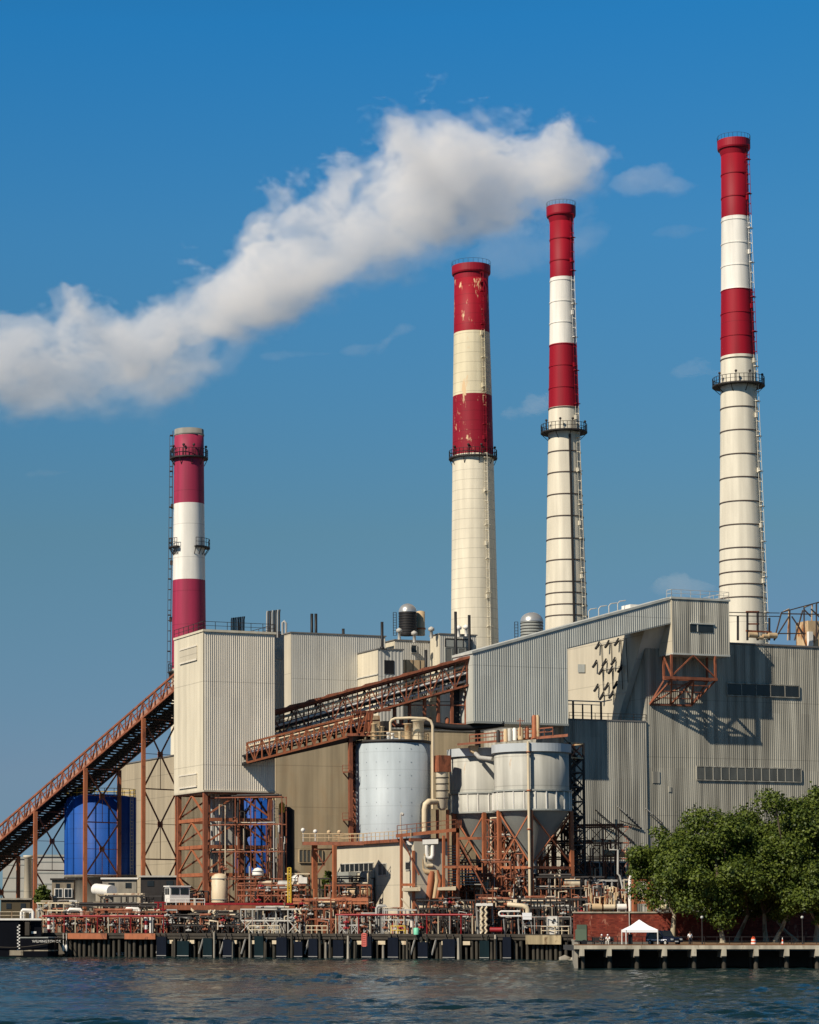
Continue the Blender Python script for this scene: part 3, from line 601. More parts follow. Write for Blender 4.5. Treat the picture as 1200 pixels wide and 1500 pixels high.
m.quad(v3(back(gm), zbl), v3(back(ga_), zbl), v3(back(ga_), zt_at(ga_)), v3(back(gm), zt_at(gm)))
m.quad(v3(back(gh), zlo1), v3(back(gm), zlo0), v3(back(gm), zt_at(gm)), v3(back(gh), zt_at(gh)))
part('end_wall', m, m_gall, gal)
m = M(); e = .2
for a, b_ in ((ga_ - E1*.2, gm), (gm, gh)):
    za, zb_ = zt_at(a), zt_at(b_); m.hexa([v3(a-E2*e, za), v3(b_-E2*e, zb_), v3(back(b_), zb_), v3(back(a), za)], [v3(a-E2*e, za+.4), v3(b_-E2*e, zb_+.4), v3(back(b_), zb_+.4), v3(back(a), za+.4)])
part('roof', m, m_gall, gal)
m = M(); m.hexa([v3(ga_-E2*.1, zbl-.35), v3(gm-E2*.1, zbl-.35), v3(back(gm), zbl-.35), v3(back(ga_), zbl-.35)], [v3(ga_-E2*.1, zbl), v3(gm-E2*.1, zbl), v3(back(gm), zbl), v3(back(ga_), zbl)])
part('underside', m, m_hop, gal); m = M(); m.hexa([v3(gm, zlo0-.2), v3(gh, zlo1-.2), v3(back(gh), zlo1-.2), v3(back(gm), zlo0-.2)], [v3(gm, zlo0), v3(gh, zlo1), v3(back(gh), zlo1), v3(back(gm), zlo0)]); part('underside', m, m_hop, gal)
# head house
hp = gp - E2*.4
h0, h1 = along(hp, E1, 984.5, 915), along(hp, E1, 1068.5, 915); ht, hb = Z(877, h0.y), Z(956, h0.y)
hd = 8.2
m = M(); m.corr(h0, h1, hb, ht, .42, .055); m.corr(h1, h1+E2*hd, hb, ht, .42, .055); part('head_wall', m, m_wall2, gal)
bk_t, bk_b = along(h0, E2, 977, 880), along(h0, E2, 964.5, 955)
m = M(); m.quad(v3(bk_b, hb), v3(h0, hb), v3(h0, ht), v3(bk_t, ht)); m.quad(v3(h1+E2*hd, hb), v3(bk_b, hb), v3(bk_t, ht), v3(h1+E2*hd, ht)); part('head_side', m, m_cream_b, gal)
m = M(); m.hexa([v3(p, ht) for p in (h0-E2*.2-E1*.2, h1-E2*.2+E1*.2, h1+E2*hd, bk_t+E2*2-E1*.2)], [v3(p, ht+.35) for p in (h0-E2*.2-E1*.2, h1-E2*.2+E1*.2, h1+E2*hd, bk_t+E2*2-E1*.2)])
m.hexa([v3(p, hb-.3) for p in (h0-E2*.1, h1-E2*.1, h1+E2*hd, bk_b)], [v3(p, hb) for p in (h0-E2*.1, h1-E2*.1, h1+E2*hd, bk_b)]); part('head_roof', m, m_gall, gal)
a, b_ = along(h0, E1, 1010.5, 919), along(h0, E1, 1044, 919)
m = M(); m.obox(a - E2*.16, E1, (b_-a).length, E2, .1, Z(925, a.y), Z(914, a.y)); wd_ = part('window', m, m_glass, gal)
m = M(); m.obox(a - E2*.3, E1, (b_-a).length+.2, E2, .3, Z(914, a.y), Z(914, a.y)+.22); m.obox(a-E2*.24+E1*((b_-a).length*.3), E1, .15, E2, .12, Z(925, a.y), Z(914, a.y)); part('frame', m, m_gall, wd_)
m = M(); rail(m, [v3(p, ht+.35) for p in (bk_t, h0, h1, h1+E2*hd)], 1.3, 1.8, .045); part('railing', m, m_steelgal, gal)
m = M()
for px in (875, 890, 905, 918):
    q = along(gp, E1, px, 895) + E2*3; z = zt_at(q - E2*3)+.3; m.tube([v3(q, z), v3(q, z+1.4), v3(q+E1*.4, z+1.8), v3(q+E1*1.6, z+2.0)], .09, 6)
part('roof_handrail', m, m_steelgal, gal)
m = M(); q = along(gp, E1, 930, 885) + E2*1.5; m.obox(q, E1, 6, E2, 3, zt_at(q)-.2, zt_at(q)+1.0); part('roof_vent', m, m_white, gal)
# bracket truss under the head house
br = thing('bracket_truss', 'rust red steel bracket carrying the head house off the grey wall', 'steel bracket', v3(along(wr, E1, 950, 1030), Z(1030, 428)))
zc, zk = Z(993, h0.y), Z(1031, 427)
f0, f1 = along(hp, E1, 984, 990), along(hp, E1, 1048, 990); fm = (f0+f1)/2
w0, w1 = along(wr, E1, 951, 1030) - E2*.2, along(wr, E1, 1012, 1030) - E2*.2
fl = along(hp, E2, 955, 993) if False else f0 + E2*2.6
def bpart(n_, a, b_, w_): m = M(); m.beam(a, b_, w_*.62); part(n_, m, m_rust, br)
for q in (f0, f1, fl + E1*0, f1 + E2*2.6): bpart('post', v3(q, hb-.3), v3(q, zc), .55)
bpart('beam', v3(f0 - E1*1.6, zc), v3(f1 + E1*.3, zc), .8); bpart('beam', v3(f0, zc), v3(fl, zc), .6); bpart('beam', v3(f1, zc), v3(f1+E2*3.4, zc), .6); bpart('beam', v3(fl, zc), v3(f1+E2*2.6, zc), .5)
for a, b_ in ((fm, f0), (fm, f1)): bpart('brace', v3(a, hb-.3), v3(b_, zc+.3), .36)
bpart('brace', v3(fl, hb-.4), v3(f0, zc+.3), .36)
for a, b_ in ((f0, w0), (f1, w1), (fl, w0), (fm, (w0+w1)/2), (f1 + E2*2.6, w1), (f0, (w0+w1)/2), (fm, w0), (fm, w1)): bpart('knee_brace', v3(a, zc-.2), v3(b_, zk), .42)
bpart('beam', v3(w0, zk), v3(w1, zk), .5)
for t_ in (.25, .5, .75):
    a = v3(f0, zc).lerp(v3(w0, zk), t_); b_ = v3(f1, zc).lerp(v3(w1, zk), t_); bpart('strut', a, b_, .26)
# ================================================================== right big building
wl0, wr1 = along(wr, E1, 947, 1100), along(wr, E1, 1290, 1100)
zr = Z(938, wl0.y)
rb = thing('turbine_hall', 'huge weathered grey corrugated hall behind the riverside trees', 'building', v3(wl0, 3.3))
m = M(); m.corr(wl0, wr1, 3.3, zr, .4, .045); part('front_wall', m, m_wall, rb)
m = M(); m.quad(v3(wl0+E2*45, 3.3), v3(wl0, 3.3), v3(wl0, zr), v3(wl0+E2*45, zr)); m.quad(v3(wr1, 3.3), v3(wr1+E2*45, 3.3), v3(wr1+E2*45, zr), v3(wr1, zr)); part('side_wall', m, m_wall, rb)
m = M(); m.hexa([v3(p, zr) for p in (wl0-E2*.2, wr1-E2*.2, wr1+E2*45, wl0+E2*45)], [v3(p, zr+.3) for p in (wl0-E2*.2, wr1-E2*.2, wr1+E2*45, wl0+E2*45)]); part('roof', m, m_roof, rb)
def strip(th, c, px0, px1, y0, y1, n, mt=m_dirtyglass): return rect_front(th, 'window_strip', c, px0, px1, y0, y1, mt, .2, .1, None, m_wall2, n)
strip(rb, wr, 1020, 1173, 1124, 1141, 12); strip(rb, wr, 1064, 1170, 1002, 1017, 4, m_glass)
for (px0, px1, y0, y1, nm) in ((956, 966, 1130, 1147, 'louvre'), (979, 983, 1152, 1160, 'lamp_box')): rect_front(rb, nm, wr, px0, px1, y0, y1, m_wall2)
# lower corrugated block in front left of it, and the cream boiler block above
lb0, lb1 = along(wr - E2*.25, E1, 826, 1100), along(wr - E2*.25, E1, 947.5, 1100); zlb = Z(1058, lb1.y)
lo = thing('plant_building', 'lower grey ribbed block with a flat roof below the cream insulator wall', 'building', v3(lb0, 3.3))
m = M(); m.corr(lb0, lb1, 3.3, zlb, .4, .05); part('front_wall', m, m_wall2, lo)
m = M(); m.quad(v3(lb0+E2*30, 3.3), v3(lb0, 3.3), v3(lb0, zlb), v3(lb0+E2*30, zlb)); m.quad(v3(lb1, 3.3), v3(lb1+E2*.25, 3.3), v3(lb1+E2*.25, zlb), v3(lb1, zlb)); part('side_wall', m, m_wall2, lo)
m = M(); m.hexa([v3(p, zlb) for p in (lb0-E2*.1, lb1-E2*.1, lb1+E2*30, lb0+E2*30)], [v3(p, zlb+.25) for p in (lb0-E2*.1, lb1-E2*.1, lb1+E2*30, lb0+E2*30)]); part('roof', m, m_roof, lo)
m = M(); rail(m, [v3(along(wr, E1, px, 1050), zlb+.25) for px in (834, 947)], 1.1, 2.4, .05); part('railing', m, m_dark, lo)
for px in (846, 860, 873, 887):
    m = M(); q = along(wr, E1, px, 1045) + E2*1.5; m.beam(v3(q, zlb), v3(q, zlb + (3.4 if px in (846, 887) else 3.0)), .28 if px in (846, 887) else .2); part('post', m, m_dark, lo)
m = M(); q0, q1 = along(wr, E1, 832, 1025)+E2*1.5, along(wr, E1, 888, 1025)+E2*1.5; m.tube([v3(q0, zlb+3.5), v3(q1, zlb+3.5), v3(q1+E1*2, zlb+3.9)], .11, 6); m.tube([v3(q0, zlb+2.9), v3(q1, zlb+2.9)], .07, 6); part('busbar', m, m_steelgal, lo)
ct = along(wr, E1, 936, 920) - E2*3.2; ctb = along(ct, E2, 903, 1055); cfar = along(ct, E2, 815, 1000)
z0, z1 = zlb + .25, Z(905, ct.y)
cr_ = thing('boiler_casing', 'cream boiler casing with black insulator racks under the sloping gallery', 'building', v3(ctb, z0))
m = M(); m.quad(v3(cfar, z0), v3(ctb, z0), v3(ct, z1), v3(cfar, z1)); part('side_wall', m, m_cream_b, cr_)
wd2 = 5.6
m = M(); m.quad(v3(ctb, z0), v3(ctb+E1*wd2, z0), v3(ct+E1*wd2, z1), v3(ct, z1)); m.quad(v3(ctb+E1*wd2, z0), v3(cfar+E1*wd2, z0), v3(cfar+E1*wd2, z1), v3(ct+E1*wd2, z1)); part('leaning_front', m, m_grey, cr_)
m = M(); m.quad(v3(ct, z1), v3(ct+E1*wd2, z1), v3(cfar+E1*wd2, z1), v3(cfar, z1)); part('roof', m, m_roof, cr_)
def on_cream(px, py): g_ = along(ct, E2, px, py) - E1*.25; return v3(g_, Z(py, g_.y))
m = M(); a = [on_cream(848, 985), on_cream(858, 985), on_cream(858, 973), on_cream(848, 973)]; m.extr([p + V((E1.x*.05, E1.y*.05, 0)) for p in a], V((E1.x, E1.y, 0))*.15); part('louvre', m, m_hop, cr_)
cols_in = [(884, 940, 1010), (899, 938, 1015), (914, 935, 1012)]
for px, ya, yb in ((883, 943, 1018), (897, 941, 1016), (911, 937, 1010), (919, 935, 1000)):
    m = M(); m.beam(on_cream(px, ya), on_cream(px+3, yb), .10); part('rod', m, m_dark, cr_)
for px, py in ((880, 943), (894, 941), (908, 938), (876, 970), (890, 968), (903, 966), (885, 980), (899, 979), (913, 977), (878, 1005), (893, 1003), (906, 1001), (886, 1017), (900, 1015)):
    m = M(); a = on_cream(px, py); b_ = a + V((-E1.x*1.4+.5, -E1.y*1.4, -1.0)); m.beam(a+V((0, 0, .4)), b_, .22)
    for k in range(4): q = a.lerp(b_, .2+.22*k); m.ball(q, .27, 8)
    part('insulator', m, m_black, cr_)
for ya, yb in ((944, 935), (981, 975), (1018, 1014)):
    m = M(); m.beam(on_cream(880, ya), on_cream(918, yb), .09); part('rod', m, m_steelgal, cr_)

# roof steel on the right hall
def fr(px, py, d=6): g_ = along(wr + E2*d, E1, px, py); return v3(g_, Z(py, g_.y))
rs = thing('roof_framework', 'open dark steel framework leaning over the hall roof at the right edge', 'steel frame', fr(1140, 938))
for a, b_ in (((1134, 938), (1145, 897)), ((1157, 938), (1157, 894)), ((1178, 938), (1178, 890)), ((1164, 938), (1176, 894)), ((1145, 897), (1200, 882)), ((1134, 938), (1156, 903)), ((1160, 903), (1178, 930)), ((1178, 893), (1188, 903)), ((1188, 892), (1202, 905)), ((1145, 899), (1212, 900)), ((1140, 928), (1180, 928)), ((1196, 938), (1196, 885)), ((1212, 938), (1212, 880)), ((1196, 935), (1212, 885))):
    m = M(); m.beam(fr(*a), fr(*b_), .20); part('member', m, m_hoop, rs)
for a, b_ in (((1146, 897), (1156, 892)), ((1178, 890), (1190, 885)), ((1196, 884), (1210, 878))):
    m = M(); m.beam(fr(*a), fr(*b_, 12), .18); m.beam(fr(*b_, 12), fr(b_[0]-2, 938, 12), .18); part('member', m, m_rusty, rs)
th = thing('roof_unit', 'tan panelled cabinet inside the roof framework at right edge', 'roof unit', fr(1190, 938, 9)); m = M(); q = along(wr+E2*9, E1, 1184, 920); m.obox(q, E1, 9, E2, 4, zr+.3, Z(909, q.y)); part('casing', m, m_rusty, th)
m = M(); q = along(wr+E2*8.4, E1, 1185, 930); m.obox(q, E1, .9, E2, .6, zr+.3, Z(925, q.y)); part('control_box', m, m_white, th)
rr = thing('roof_railing', 'thin rust railing with portal frame at the tallest chimney foot', 'railing', fr(1068, 938))
m = M()
for y in (897, 902): m.beam(fr(1068, y), fr(1142, y+1), .14)
part('top_rail', m, m_dark, rr)
for px, y0 in ((1081, 902), (1095, 898), (1110, 896), (1127, 905)): m = M(); m.beam(fr(px, 938), fr(px, y0), .3); part('post', m, m_dark, rr)
m = M(); m.beam(fr(1093, 896), fr(1112, 896), .25); m.beam(fr(1095, 914), fr(1112, 914), .25); m.beam(fr(1093, 924), fr(1130, 926), .3); part('beam', m, m_rust, rr)
for px, py, r_ in ((1102, 930, .9), (1122, 932, .7), (1131, 931, .9), (1113, 934, .6)):
    a = fr(px, py); m = M(); m.tube([a - V((E1.x*r_, E1.y*r_, 0)), a + V((E1.x*r_, E1.y*r_, 0))], r_*.6, 8); part('fan', m, m_rusty, rr)

# ================================================================== silos
def ring_xy(c, r, k, n, ph=0): a = 2*math.pi*k/n + ph; return V((c.x + r*math.cos(a), c.y + r*math.sin(a)))
# tan storage tank and tan wall behind
m_tanh = mat('brown_shaded_tan_cladding', (.56, .45, .29), .7, .16, .12, streak=.3, seam=7.5, stain=(.46, .26, .11), stain_amt=.40, stain_scale=.045, stain_sharp=.3, panel=(3, 7.5, .05))  # broad brown patches put this wall's shading into its colour
tk, c, l, r, z0, z1 = block('broad tan clad hall with shading painted as brown patches, rising behind the pale silo', 404, 442, None, 730, 1064, ybot=None, left_m=m_tanh, front_m=m_tanh, depth=12, pitch=60)
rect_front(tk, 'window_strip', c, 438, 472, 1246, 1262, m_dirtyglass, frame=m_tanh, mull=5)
th, c, l, r, z0, z1 = block('plain tan panelled building behind the left conveyor trestles', 262, 455, 172, 352, 1106, ybot=None, left_m=m_tanw, front_m=m_tanw, pitch=3)
# blue tanks
def blue_tank(label, px, Y, rpx, yt, yb, n=22):
    a = G(px, Y, yt); r = rpx*S(Y); zb_, zt_ = Z(yb, Y-r), Z(yt, Y-r)
    th = thing('storage_tank', label, 'tank', v3(a, 3.3), 'blue tanks')
    m = M(); m.lathe(a.x, a.y, [(r, zb_), (r, zt_), (r*.5, zt_+.5), (.01, zt_+.7)], 64); part('shell', m, m_blue, th)
    m = M(); m.lathe(a.x, a.y, [(r*.93, 3.3), (r*.93, zb_-.5), (r*1.02, zb_-.5), (r*1.02, zb_)], 48); part('base', m, m_conc, th)
    m = M(); q = ring_xy(a, r+.5, 0, 1, R(-38)); q2 = ring_xy(a, r+.5, 0, 1, R(-31)); lattice(m, v3(q, zb_), v3(q, zt_), v3(q2, zb_), v3(q2, zt_), 22, .1, .08, 'H'); part('ladder', m, m_gpipe, th)
    for k in range(9):
        q = ring_xy(a, r+.07, k, 18, math.pi*1.02); m = M(); m.beam(v3(q, zb_), v3(q, zt_), .14); part('rib', m, m_blue, th)
    m = M(); rail(m, [v3(ring_xy(a, r*.97, k, n, 0), zt_) for k in range(n+1)], 1.4, 1.5, .06); part('railing', m, m_yellow, th)
    return th
blue_tank('big blue tank with yellow roof rail behind the conveyor trestles', 148, 436, 52, 1166, 1281)
blue_tank('blue tank half hidden behind the stilts of the cream tower', 374, 424, 29, 1172, 1285)
# slim black tank with yellow ladder to the right of it
a = G(420, 409); th = thing('standpipe_tank', 'slim black cylinder with a yellow capped ladder beside the blue tank', 'tank', v3(a, 3.3)); m = M(); m.lathe(a.x, a.y, [(1.3, 3.3), (1.3, Z(1187, 409)), (.5, Z(1182, 409))], 20); part('shell', m, m_black, th)
m = M(); q = P(412, 1300, 406); lattice(m, q, P(412, 1175, 406), P(414.5, 1300, 406), P(414.5, 1175, 406), 24, .1, .08, 'H'); part('ladder', m, m_cpipe, th); m = M(); q = P(413, 1178, 406); m.lathe(q.x, q.y, [(.45, q.z-1.4), (.5, q.z), (.2, q.z+.3)], 12); part('ladder_cap', m, m_yellow, th)

# pale silo on cream machine house
sc_ = G(576, 399, 1160); sr = 55*S(397); szb, szt = Z(1229, 393), Z(1084, 393)
mh = thing('machine_house', 'cream concrete machine house carrying the pale blue silo', 'building', v3(G(605, 374), DZ))
mc = G(606, 374); ml = along(mc, E2, 494, 1300); mr_ = along(mc, E1, 656, 1300); mb_ = ml + (mr_-mc); mz = Z(1233, 376)
m = M(); m.hexa([v3(p, DZ) for p in (mc, mr_, mb_, ml)], [v3(p, mz) for p in (mc, mr_, mb_, ml)]); part('wall', m, m_cream_b, mh)
m = M(); m.hexa([v3(p, mz) for p in (mc-E1*.6, mr_, mb_, ml-E1*.6)], [v3(p, mz+.5) for p in (mc-E1*.6, mr_, mb_, ml-E1*.6)]); part('roof_slab', m, m_rust, mh)
m = M(); rail(m, [v3(p, mz+.5) for p in (ml-E1*.5, mc-E1*.5)], 1.2, 1.6, .055); part('railing', m, m_rusty, mh)
rect_left(mh, 'window', mc, 500, 548, 1265, 1275, m_glass, frame=m_grey, mull=6)
rect_left(mh, 'window', mc, 555, 567, 1266, 1281, m_dirtyglass, frame=m_grey, mull=1)
rect_left(mh, 'window', mc, 595, 602, 1264, 1273, m_glass, frame=m_grey)
rect_left(mh, 'bay', mc, 497, 524, 1277, 1294, m_hop, proud=1.6); rect_left(mh, 'shutter', mc, 508, 538, 1296, 1312, mat('grey_shutter', (.14, .15, .15), .6, streak=.3)); rect_left(mh, 'duct', mc, 539, 550, 1276, 1325, m_hop, proud=1.4)
rect_left(mh, 'opening', mc, 497, 538, 1327, 1352, m_black, proud=.15)
rect_left(mh, 'ledge', mc, 494, 540, 1318, 1324, m_orange, proud=2.4); rect_left(mh, 'canopy', mc, 494, 540, 1312, 1315, m_dark, proud=2.0)
si = thing('silo', 'pale blue grey steel silo with smooth walls standing on the machine house', 'silo', v3(sc_, mz+.5))
m = M(); m.lathe(sc_.x, sc_.y, [(sr, mz+.5), (sr, szt), (sr*.98, szt), (.01, szt+.8)], 64); part('shell', m, m_silo, si)
m = M(); m.lathe(sc_.x, sc_.y, [(sr, szt-.3), (sr+.14, szt-.3), (sr+.14, szt+.15), (sr-.1, szt+.15)], 64, caps=False); part('rim', m, m_dark, si)
m = M()
for i in range(7):
    for k in range(10):
        q = ring_xy(sc_, sr+.05, k, 20, math.pi + .1); z = mz + 2.5 + i*2.15; m.obox(q - E1*.05, E1, .10, E2, .05, z, z+.08)
part('bolt_lug', m, m_silo, si)
m = M(); rail(m, [v3(ring_xy(sc_, sr*.96, k, 22), szt+.2) for k in range(23)], 1.2, 1.7, .06); part('railing', m, m_rusty, si)
for (px, yt, r_, mt, Y) in ((548, 1060, .45, m_rusty, 395), (559, 1064, .4, m_rusty, 397), (586, 1072, .25, m_cpipe, 395), (613, 1055, .9, m_cpipe, 399), (598, 1060, .6, m_rusty, 403), (575, 1074, .25, m_white, 394), (569, 1073, .25, m_white, 394)):
    q = G(px, Y, 1075); m = M(); m.lathe(q.x, q.y, [(r_, szt), (r_, Z(yt+2, Y)), (r_*1.3, Z(yt+1, Y)), (r_*1.3, Z(yt, Y)), (.02, Z(yt, Y)-.2)], 14); part('filter_unit', m, mt, si)
m = M(); a = P(628, 1062, 396.0); m.tube([P(572, 1080, 397.0), P(572, 1058, 397.0), P(574, 1054.5, 397.0), P(579, 1052.5, 397.0), P(600, 1051.5, 396.5), P(624, 1052.5, 396.0), P(631, 1056, 396.0), P(634, 1063, 396.0), P(634, 1185, 396.0)], .22, 10); part('loop_pipe', m, m_cpipe, si)
m = M(); m.tube([P(622, 1220, 394.0), P(622, 1186, 394.0), P(623.5, 1178, 394.0), P(628, 1174.5, 394.0), P(642, 1174.5, 396.0)], .45, 12); part('elbow_duct', m, m_cpipe, si)
m = M(); m.tube([P(587, 1228, 388.0), P(587, 1193, 388.0), P(588, 1191, 388.0), P(590, 1191.5, 388.0)], .12, 6); m.ball(P(590, 1193, 388.0), .25); solo('lamp_post', m, m_steelgal, 'curved grey lamp post in front of the pale silo', 'lamp post', P(587, 1228, 388.0))
# rust transfer station left of the silo
ts = thing('transfer_station', 'rust red open steel station and mast at the left of the pale silo', 'steel structure', v3(G(515, 398), DZ))
for px, Y, yt in ((513.5, 396, 1068), (519, 401, 1068), (543, 399, 1045)):
    m = M(); q = G(px, Y); m.beam(v3(q, mz if px < 540 else szt), v3(q, Z(yt, Y)), .6); part('column', m, m_rust, ts)
m = M(); lattice(m, P(513.5, 1228, 396), P(513.5, 1085, 396), P(520, 1228, 400), P(520, 1085, 400), 14, .2, .16, 'X'); part('lattice', m, m_rust, ts)
for y in (1130, 1200): m = M(); q = P(503, y, 396); m.hexa([P(502, y+2, 395), P(514, y+2, 395), P(514, y+2, 399), P(502, y+2, 399)], [P(502, y, 395), P(514, y, 395), P(514, y, 399), P(502, y, 399)]); rail(m, [P(502, y, 395), P(514, y, 395)], 1, 1, .05); m.beam(P(503, y+2, 396), P(513, y+14, 396), .2); part('landing', m, m_rust, ts)
m = M(); m.hexa([P(508, 1078, 395), P(548, 1078, 395), P(548, 1078, 402), P(508, 1078, 402)], [P(508, 1074, 395), P(548, 1074, 395), P(548, 1074, 402), P(508, 1074, 402)]); part('floor', m, m_rust, ts)
for (x0, x1, y0, y1, mt, Y) in ((528, 544, 1046, 1078, m_rust, 399), (547, 558, 1048, 1082, m_rusty, 402), (520, 530, 1055, 1074, m_dark, 400), (562, 572, 1056, 1082, m_dark, 405)):
    m = M(); q = G(x0, Y, 1060); m.obox(q, E1, (x1-x0)*S(Y), E2, 3, Z(y1, Y), Z(y0, Y)); part('hopper_box', m, mt, ts)
m = M()
for px in (524, 533, 541): m.beam(P(px, 1074, 394.8), P(px+6, 1042, 394.8), .22)
m.beam(P(515, 1044, 394.8), P(572, 1040, 398), .35); m.beam(P(515, 1058, 394.8), P(556, 1055, 398), .25); part('brace', m, m_rust, ts)

# twin bins with hoppers
def bin_silo(label, px, Y, rpx, yt, yr, yb, yc, leg_px, mt_leg=m_orange, stain=None):
    c = G(px, Y, 1150); r = rpx*S(Y); fY = Y - r
    zt_, zr_, zb_, zc_ = Z(yt, fY), Z(yr, fY), Z(yb, fY), Z(yc, Y)
    th = thing('hopper_bin', label, 'silo', v3(c, DZ), 'pale hopper bins')
    m = M(); m.lathe(c.x, c.y, [(r*.965, zr_), (r*.965, zt_), (.01, zt_+.6)], 64); part('shell', m, m_bin, th)
    m = M(); m.lathe(c.x, c.y, [(r*.965, zt_-1.2), (r*1.03, zt_-1.2), (r*1.03, zt_+.1), (r*.9, zt_+.1)], 64, caps=False, smooth=False); part('rim', m, m_binrim, th)
    m = M(); m.lathe(c.x, c.y, [(r, zb_), (r, zr_), (r*.96, zr_)], 64, caps=False); sk = part('skirt', m, m_bin, th)
    m = M()
    for k in range(22):
        q = ring_xy(c, r+.06, k, 22, .1); m = M(); m.beam(v3(q, zb_), v3(q, zr_), .16); part('stiffener', m, m_white, sk)
    m = M(); m.lathe(c.x, c.y, [(r*.97, zr_-.12), (r+.2, zr_-.12), (r+.2, zr_+.12), (r*.97, zr_+.12)], 64, caps=False, smooth=False); m.lathe(c.x, c.y, [(r*.97, zb_-.2), (r+.16, zb_-.2), (r+.16, zb_+.05), (r*.97, zb_+.05)], 64, caps=False, smooth=False); part('ring_girder', m, m_hop, th)
    m = M(); m.lathe(c.x, c.y, [(.6, zc_), (r*.97, zb_-.1)], 48, caps=True); m.lathe(c.x, c.y, [(.6, zc_-2.5), (.6, zc_)], 16); part('hopper', m, m_hop, th)
    legs = [V((c.x + r*math.cos(a_), c.y + r*math.sin(a_))) for a_ in (R(-155), R(-100), R(-10), R(70), R(135))]
    for q in legs: m = M(); m.beam(v3(q, DZ), v3(q, zb_-.1), .58, .58); part('leg', m, mt_leg, th)
    lv = [DZ + 4.9, DZ + 10.2]
    for i in range(len(legs)):
        a_, b_ = legs[i], legs[(i+1) % len(legs)]
        for z in lv: m = M(); m.beam(v3(a_, z), v3(b_, z), .34, .42); part('beam', m, mt_leg, th)
        for (p_, q_) in ((v3(a_, lv[1]+.4), v3(b_, zb_-.4)), (v3(b_, lv[1]+.4), v3(a_, zb_-.4))): m = M(); m.beam(p_, q_, .2); part('brace', m, mt_leg, th)
        mid = v3((a_+b_)/2, lv[1]-.2)
        for q in (a_, b_): m = M(); m.beam(mid, v3(q, lv[0]+.4), .2); part('brace', m, mt_leg, th)
    return th, c, r, zt_
bin_silo('pale hopper bin standing half behind its twin, with a chute at the rim', 712, 401, 55, 1096, 1161, 1189, 1262, ())
th, c, r, zt_ = bin_silo('pale hopper bin in front of its twin, with rust stain below the rim', 779, 388, 56.5, 1089, 1157, 1185, 1262, ())
q = v3(V((c.x - r*.22, c.y - r*1.06)), 0); m = M(); m.tube([V((q.x, q.y, DZ+1)), V((q.x, q.y, zt_+.3))], .22, 10); part('downpipe', m, m_cpipe, th)
m = M()
for i in range(5): z = DZ + 4 + i*6; m.lathe(q.x, q.y, [(.23, z), (.33, z), (.33, z+.2), (.23, z+.2)], 10, caps=False)
part('pipe_flange', m, m_orange, th)
pf = thing('top_platform', 'rust red walkway with pumps across the tops of the twin bins', 'platform', v3(c, zt_+.1))
m = M(); A_ = P(690, 1089, 394); m.hexa([P(670, 1092, 394), P(832, 1079, 386), P(832, 1079, 391), P(670, 1092, 400)], [P(670, 1089, 394), P(832, 1075, 386), P(832, 1075, 391), P(670, 1089, 400)]); part('deck', m, m_rust, pf)
m = M(); rail(m, [P(688, 1088, 394), P(810, 1077, 387)], 1.2, 1.5, .06); rail(m, [P(688, 1087, 399), P(810, 1076, 390)], 1.2, 1.5, .06); part('railing', m, m_rust, pf)
for px, y1_, r_, mt in ((741, 1082, .35, m_rusty), (747, 1081, .4, m_steelgal), (754, 1080, .35, m_white), (763, 1079, .45, m_rusty), (772, 1078, .35, m_orange), (783, 1077, .4, m_orange), (788, 1077, .35, m_rusty), (730, 1083, .3, m_dark)):
    a = P(px, y1_, 388.5); m = M(); hh = 3.2 if px in (783, 788) else 1.5; m.lathe(a.x, a.y, [(r_, a.z-.5), (r_, a.z+hh-.3), (r_*.6, a.z+hh)], 12); part('pump', m, mt, pf)
m = M(); a = P(762, 1078, 387.5); m.beam(a, P(762, 1052, 387.5), .14); m.beam(P(757, 1056, 387.5), P(768, 1056, 387.5), .12); part('mast', m, m_rust, pf)
m = M(); a = P(693, 1105, 394.5); m.extr([P(688, 1092, 394), P(702, 1092, 394), P(700, 1100, 394), P(697, 1105, 394), P(690, 1101, 394)], (0, 2.5, 0)); part('chute', m, m_rusty, pf)
m = M(); m.tube([P(697, 1104, 394), P(703, 1110, 392), P(722, 1112, 389.5)], .35, 8); part('chute_pipe', m, m_gpipe, pf)
# stair tower at the right of the bins
stt = thing('stair_tower', 'tall dark lattice stair tower against the right bin', 'stair tower', v3(G(846, 392), DZ))
c4 = [G(836, 390, 1200), G(856, 392, 1200)]; c4 += [p + E2*3 for p in c4]
for q in c4: m = M(); m.beam(v3(q, DZ), v3(q, Z(1088, 391)), .3); part('column', m, m_dark, stt)
ztop = Z(1089, 391); nst = 13
for i in range(nst+1):
    z = DZ + (ztop-DZ)*i/nst
    m = M(); top = i >= nst-1
    for a_, b_ in ((c4[0], c4[1]), (c4[2], c4[3]), (c4[0], c4[2]), (c4[1], c4[3])): m.beam(v3(a_, z), v3(b_, z), .22)
    part('landing', m, m_rusty if top else m_dark, stt)
    if i < nst:
        z2 = DZ + (ztop-DZ)*(i+1)/nst; m = M(); mt = m_rust if i == nst-1 else m_dark
        for a_, b_ in ((c4[0], c4[1]), (c4[2], c4[3])):
            m.beam(v3(a_, z), v3(b_, z2), .17); m.beam(v3(b_, z), v3(a_, z2), .17)
        part('bracing', m, mt, stt)
        m = M(); a_, b_ = (c4[0]+E2*1, c4[1]+E2*1) if i % 2 else (c4[1]+E2*2, c4[0]+E2*2)
        m.beam(v3(a_, z), v3(b_, z2), .7, .25); m.beam(v3(a_, z+1), v3(b_, z2+1), .1); part('stair_flight', m, m_black, stt)
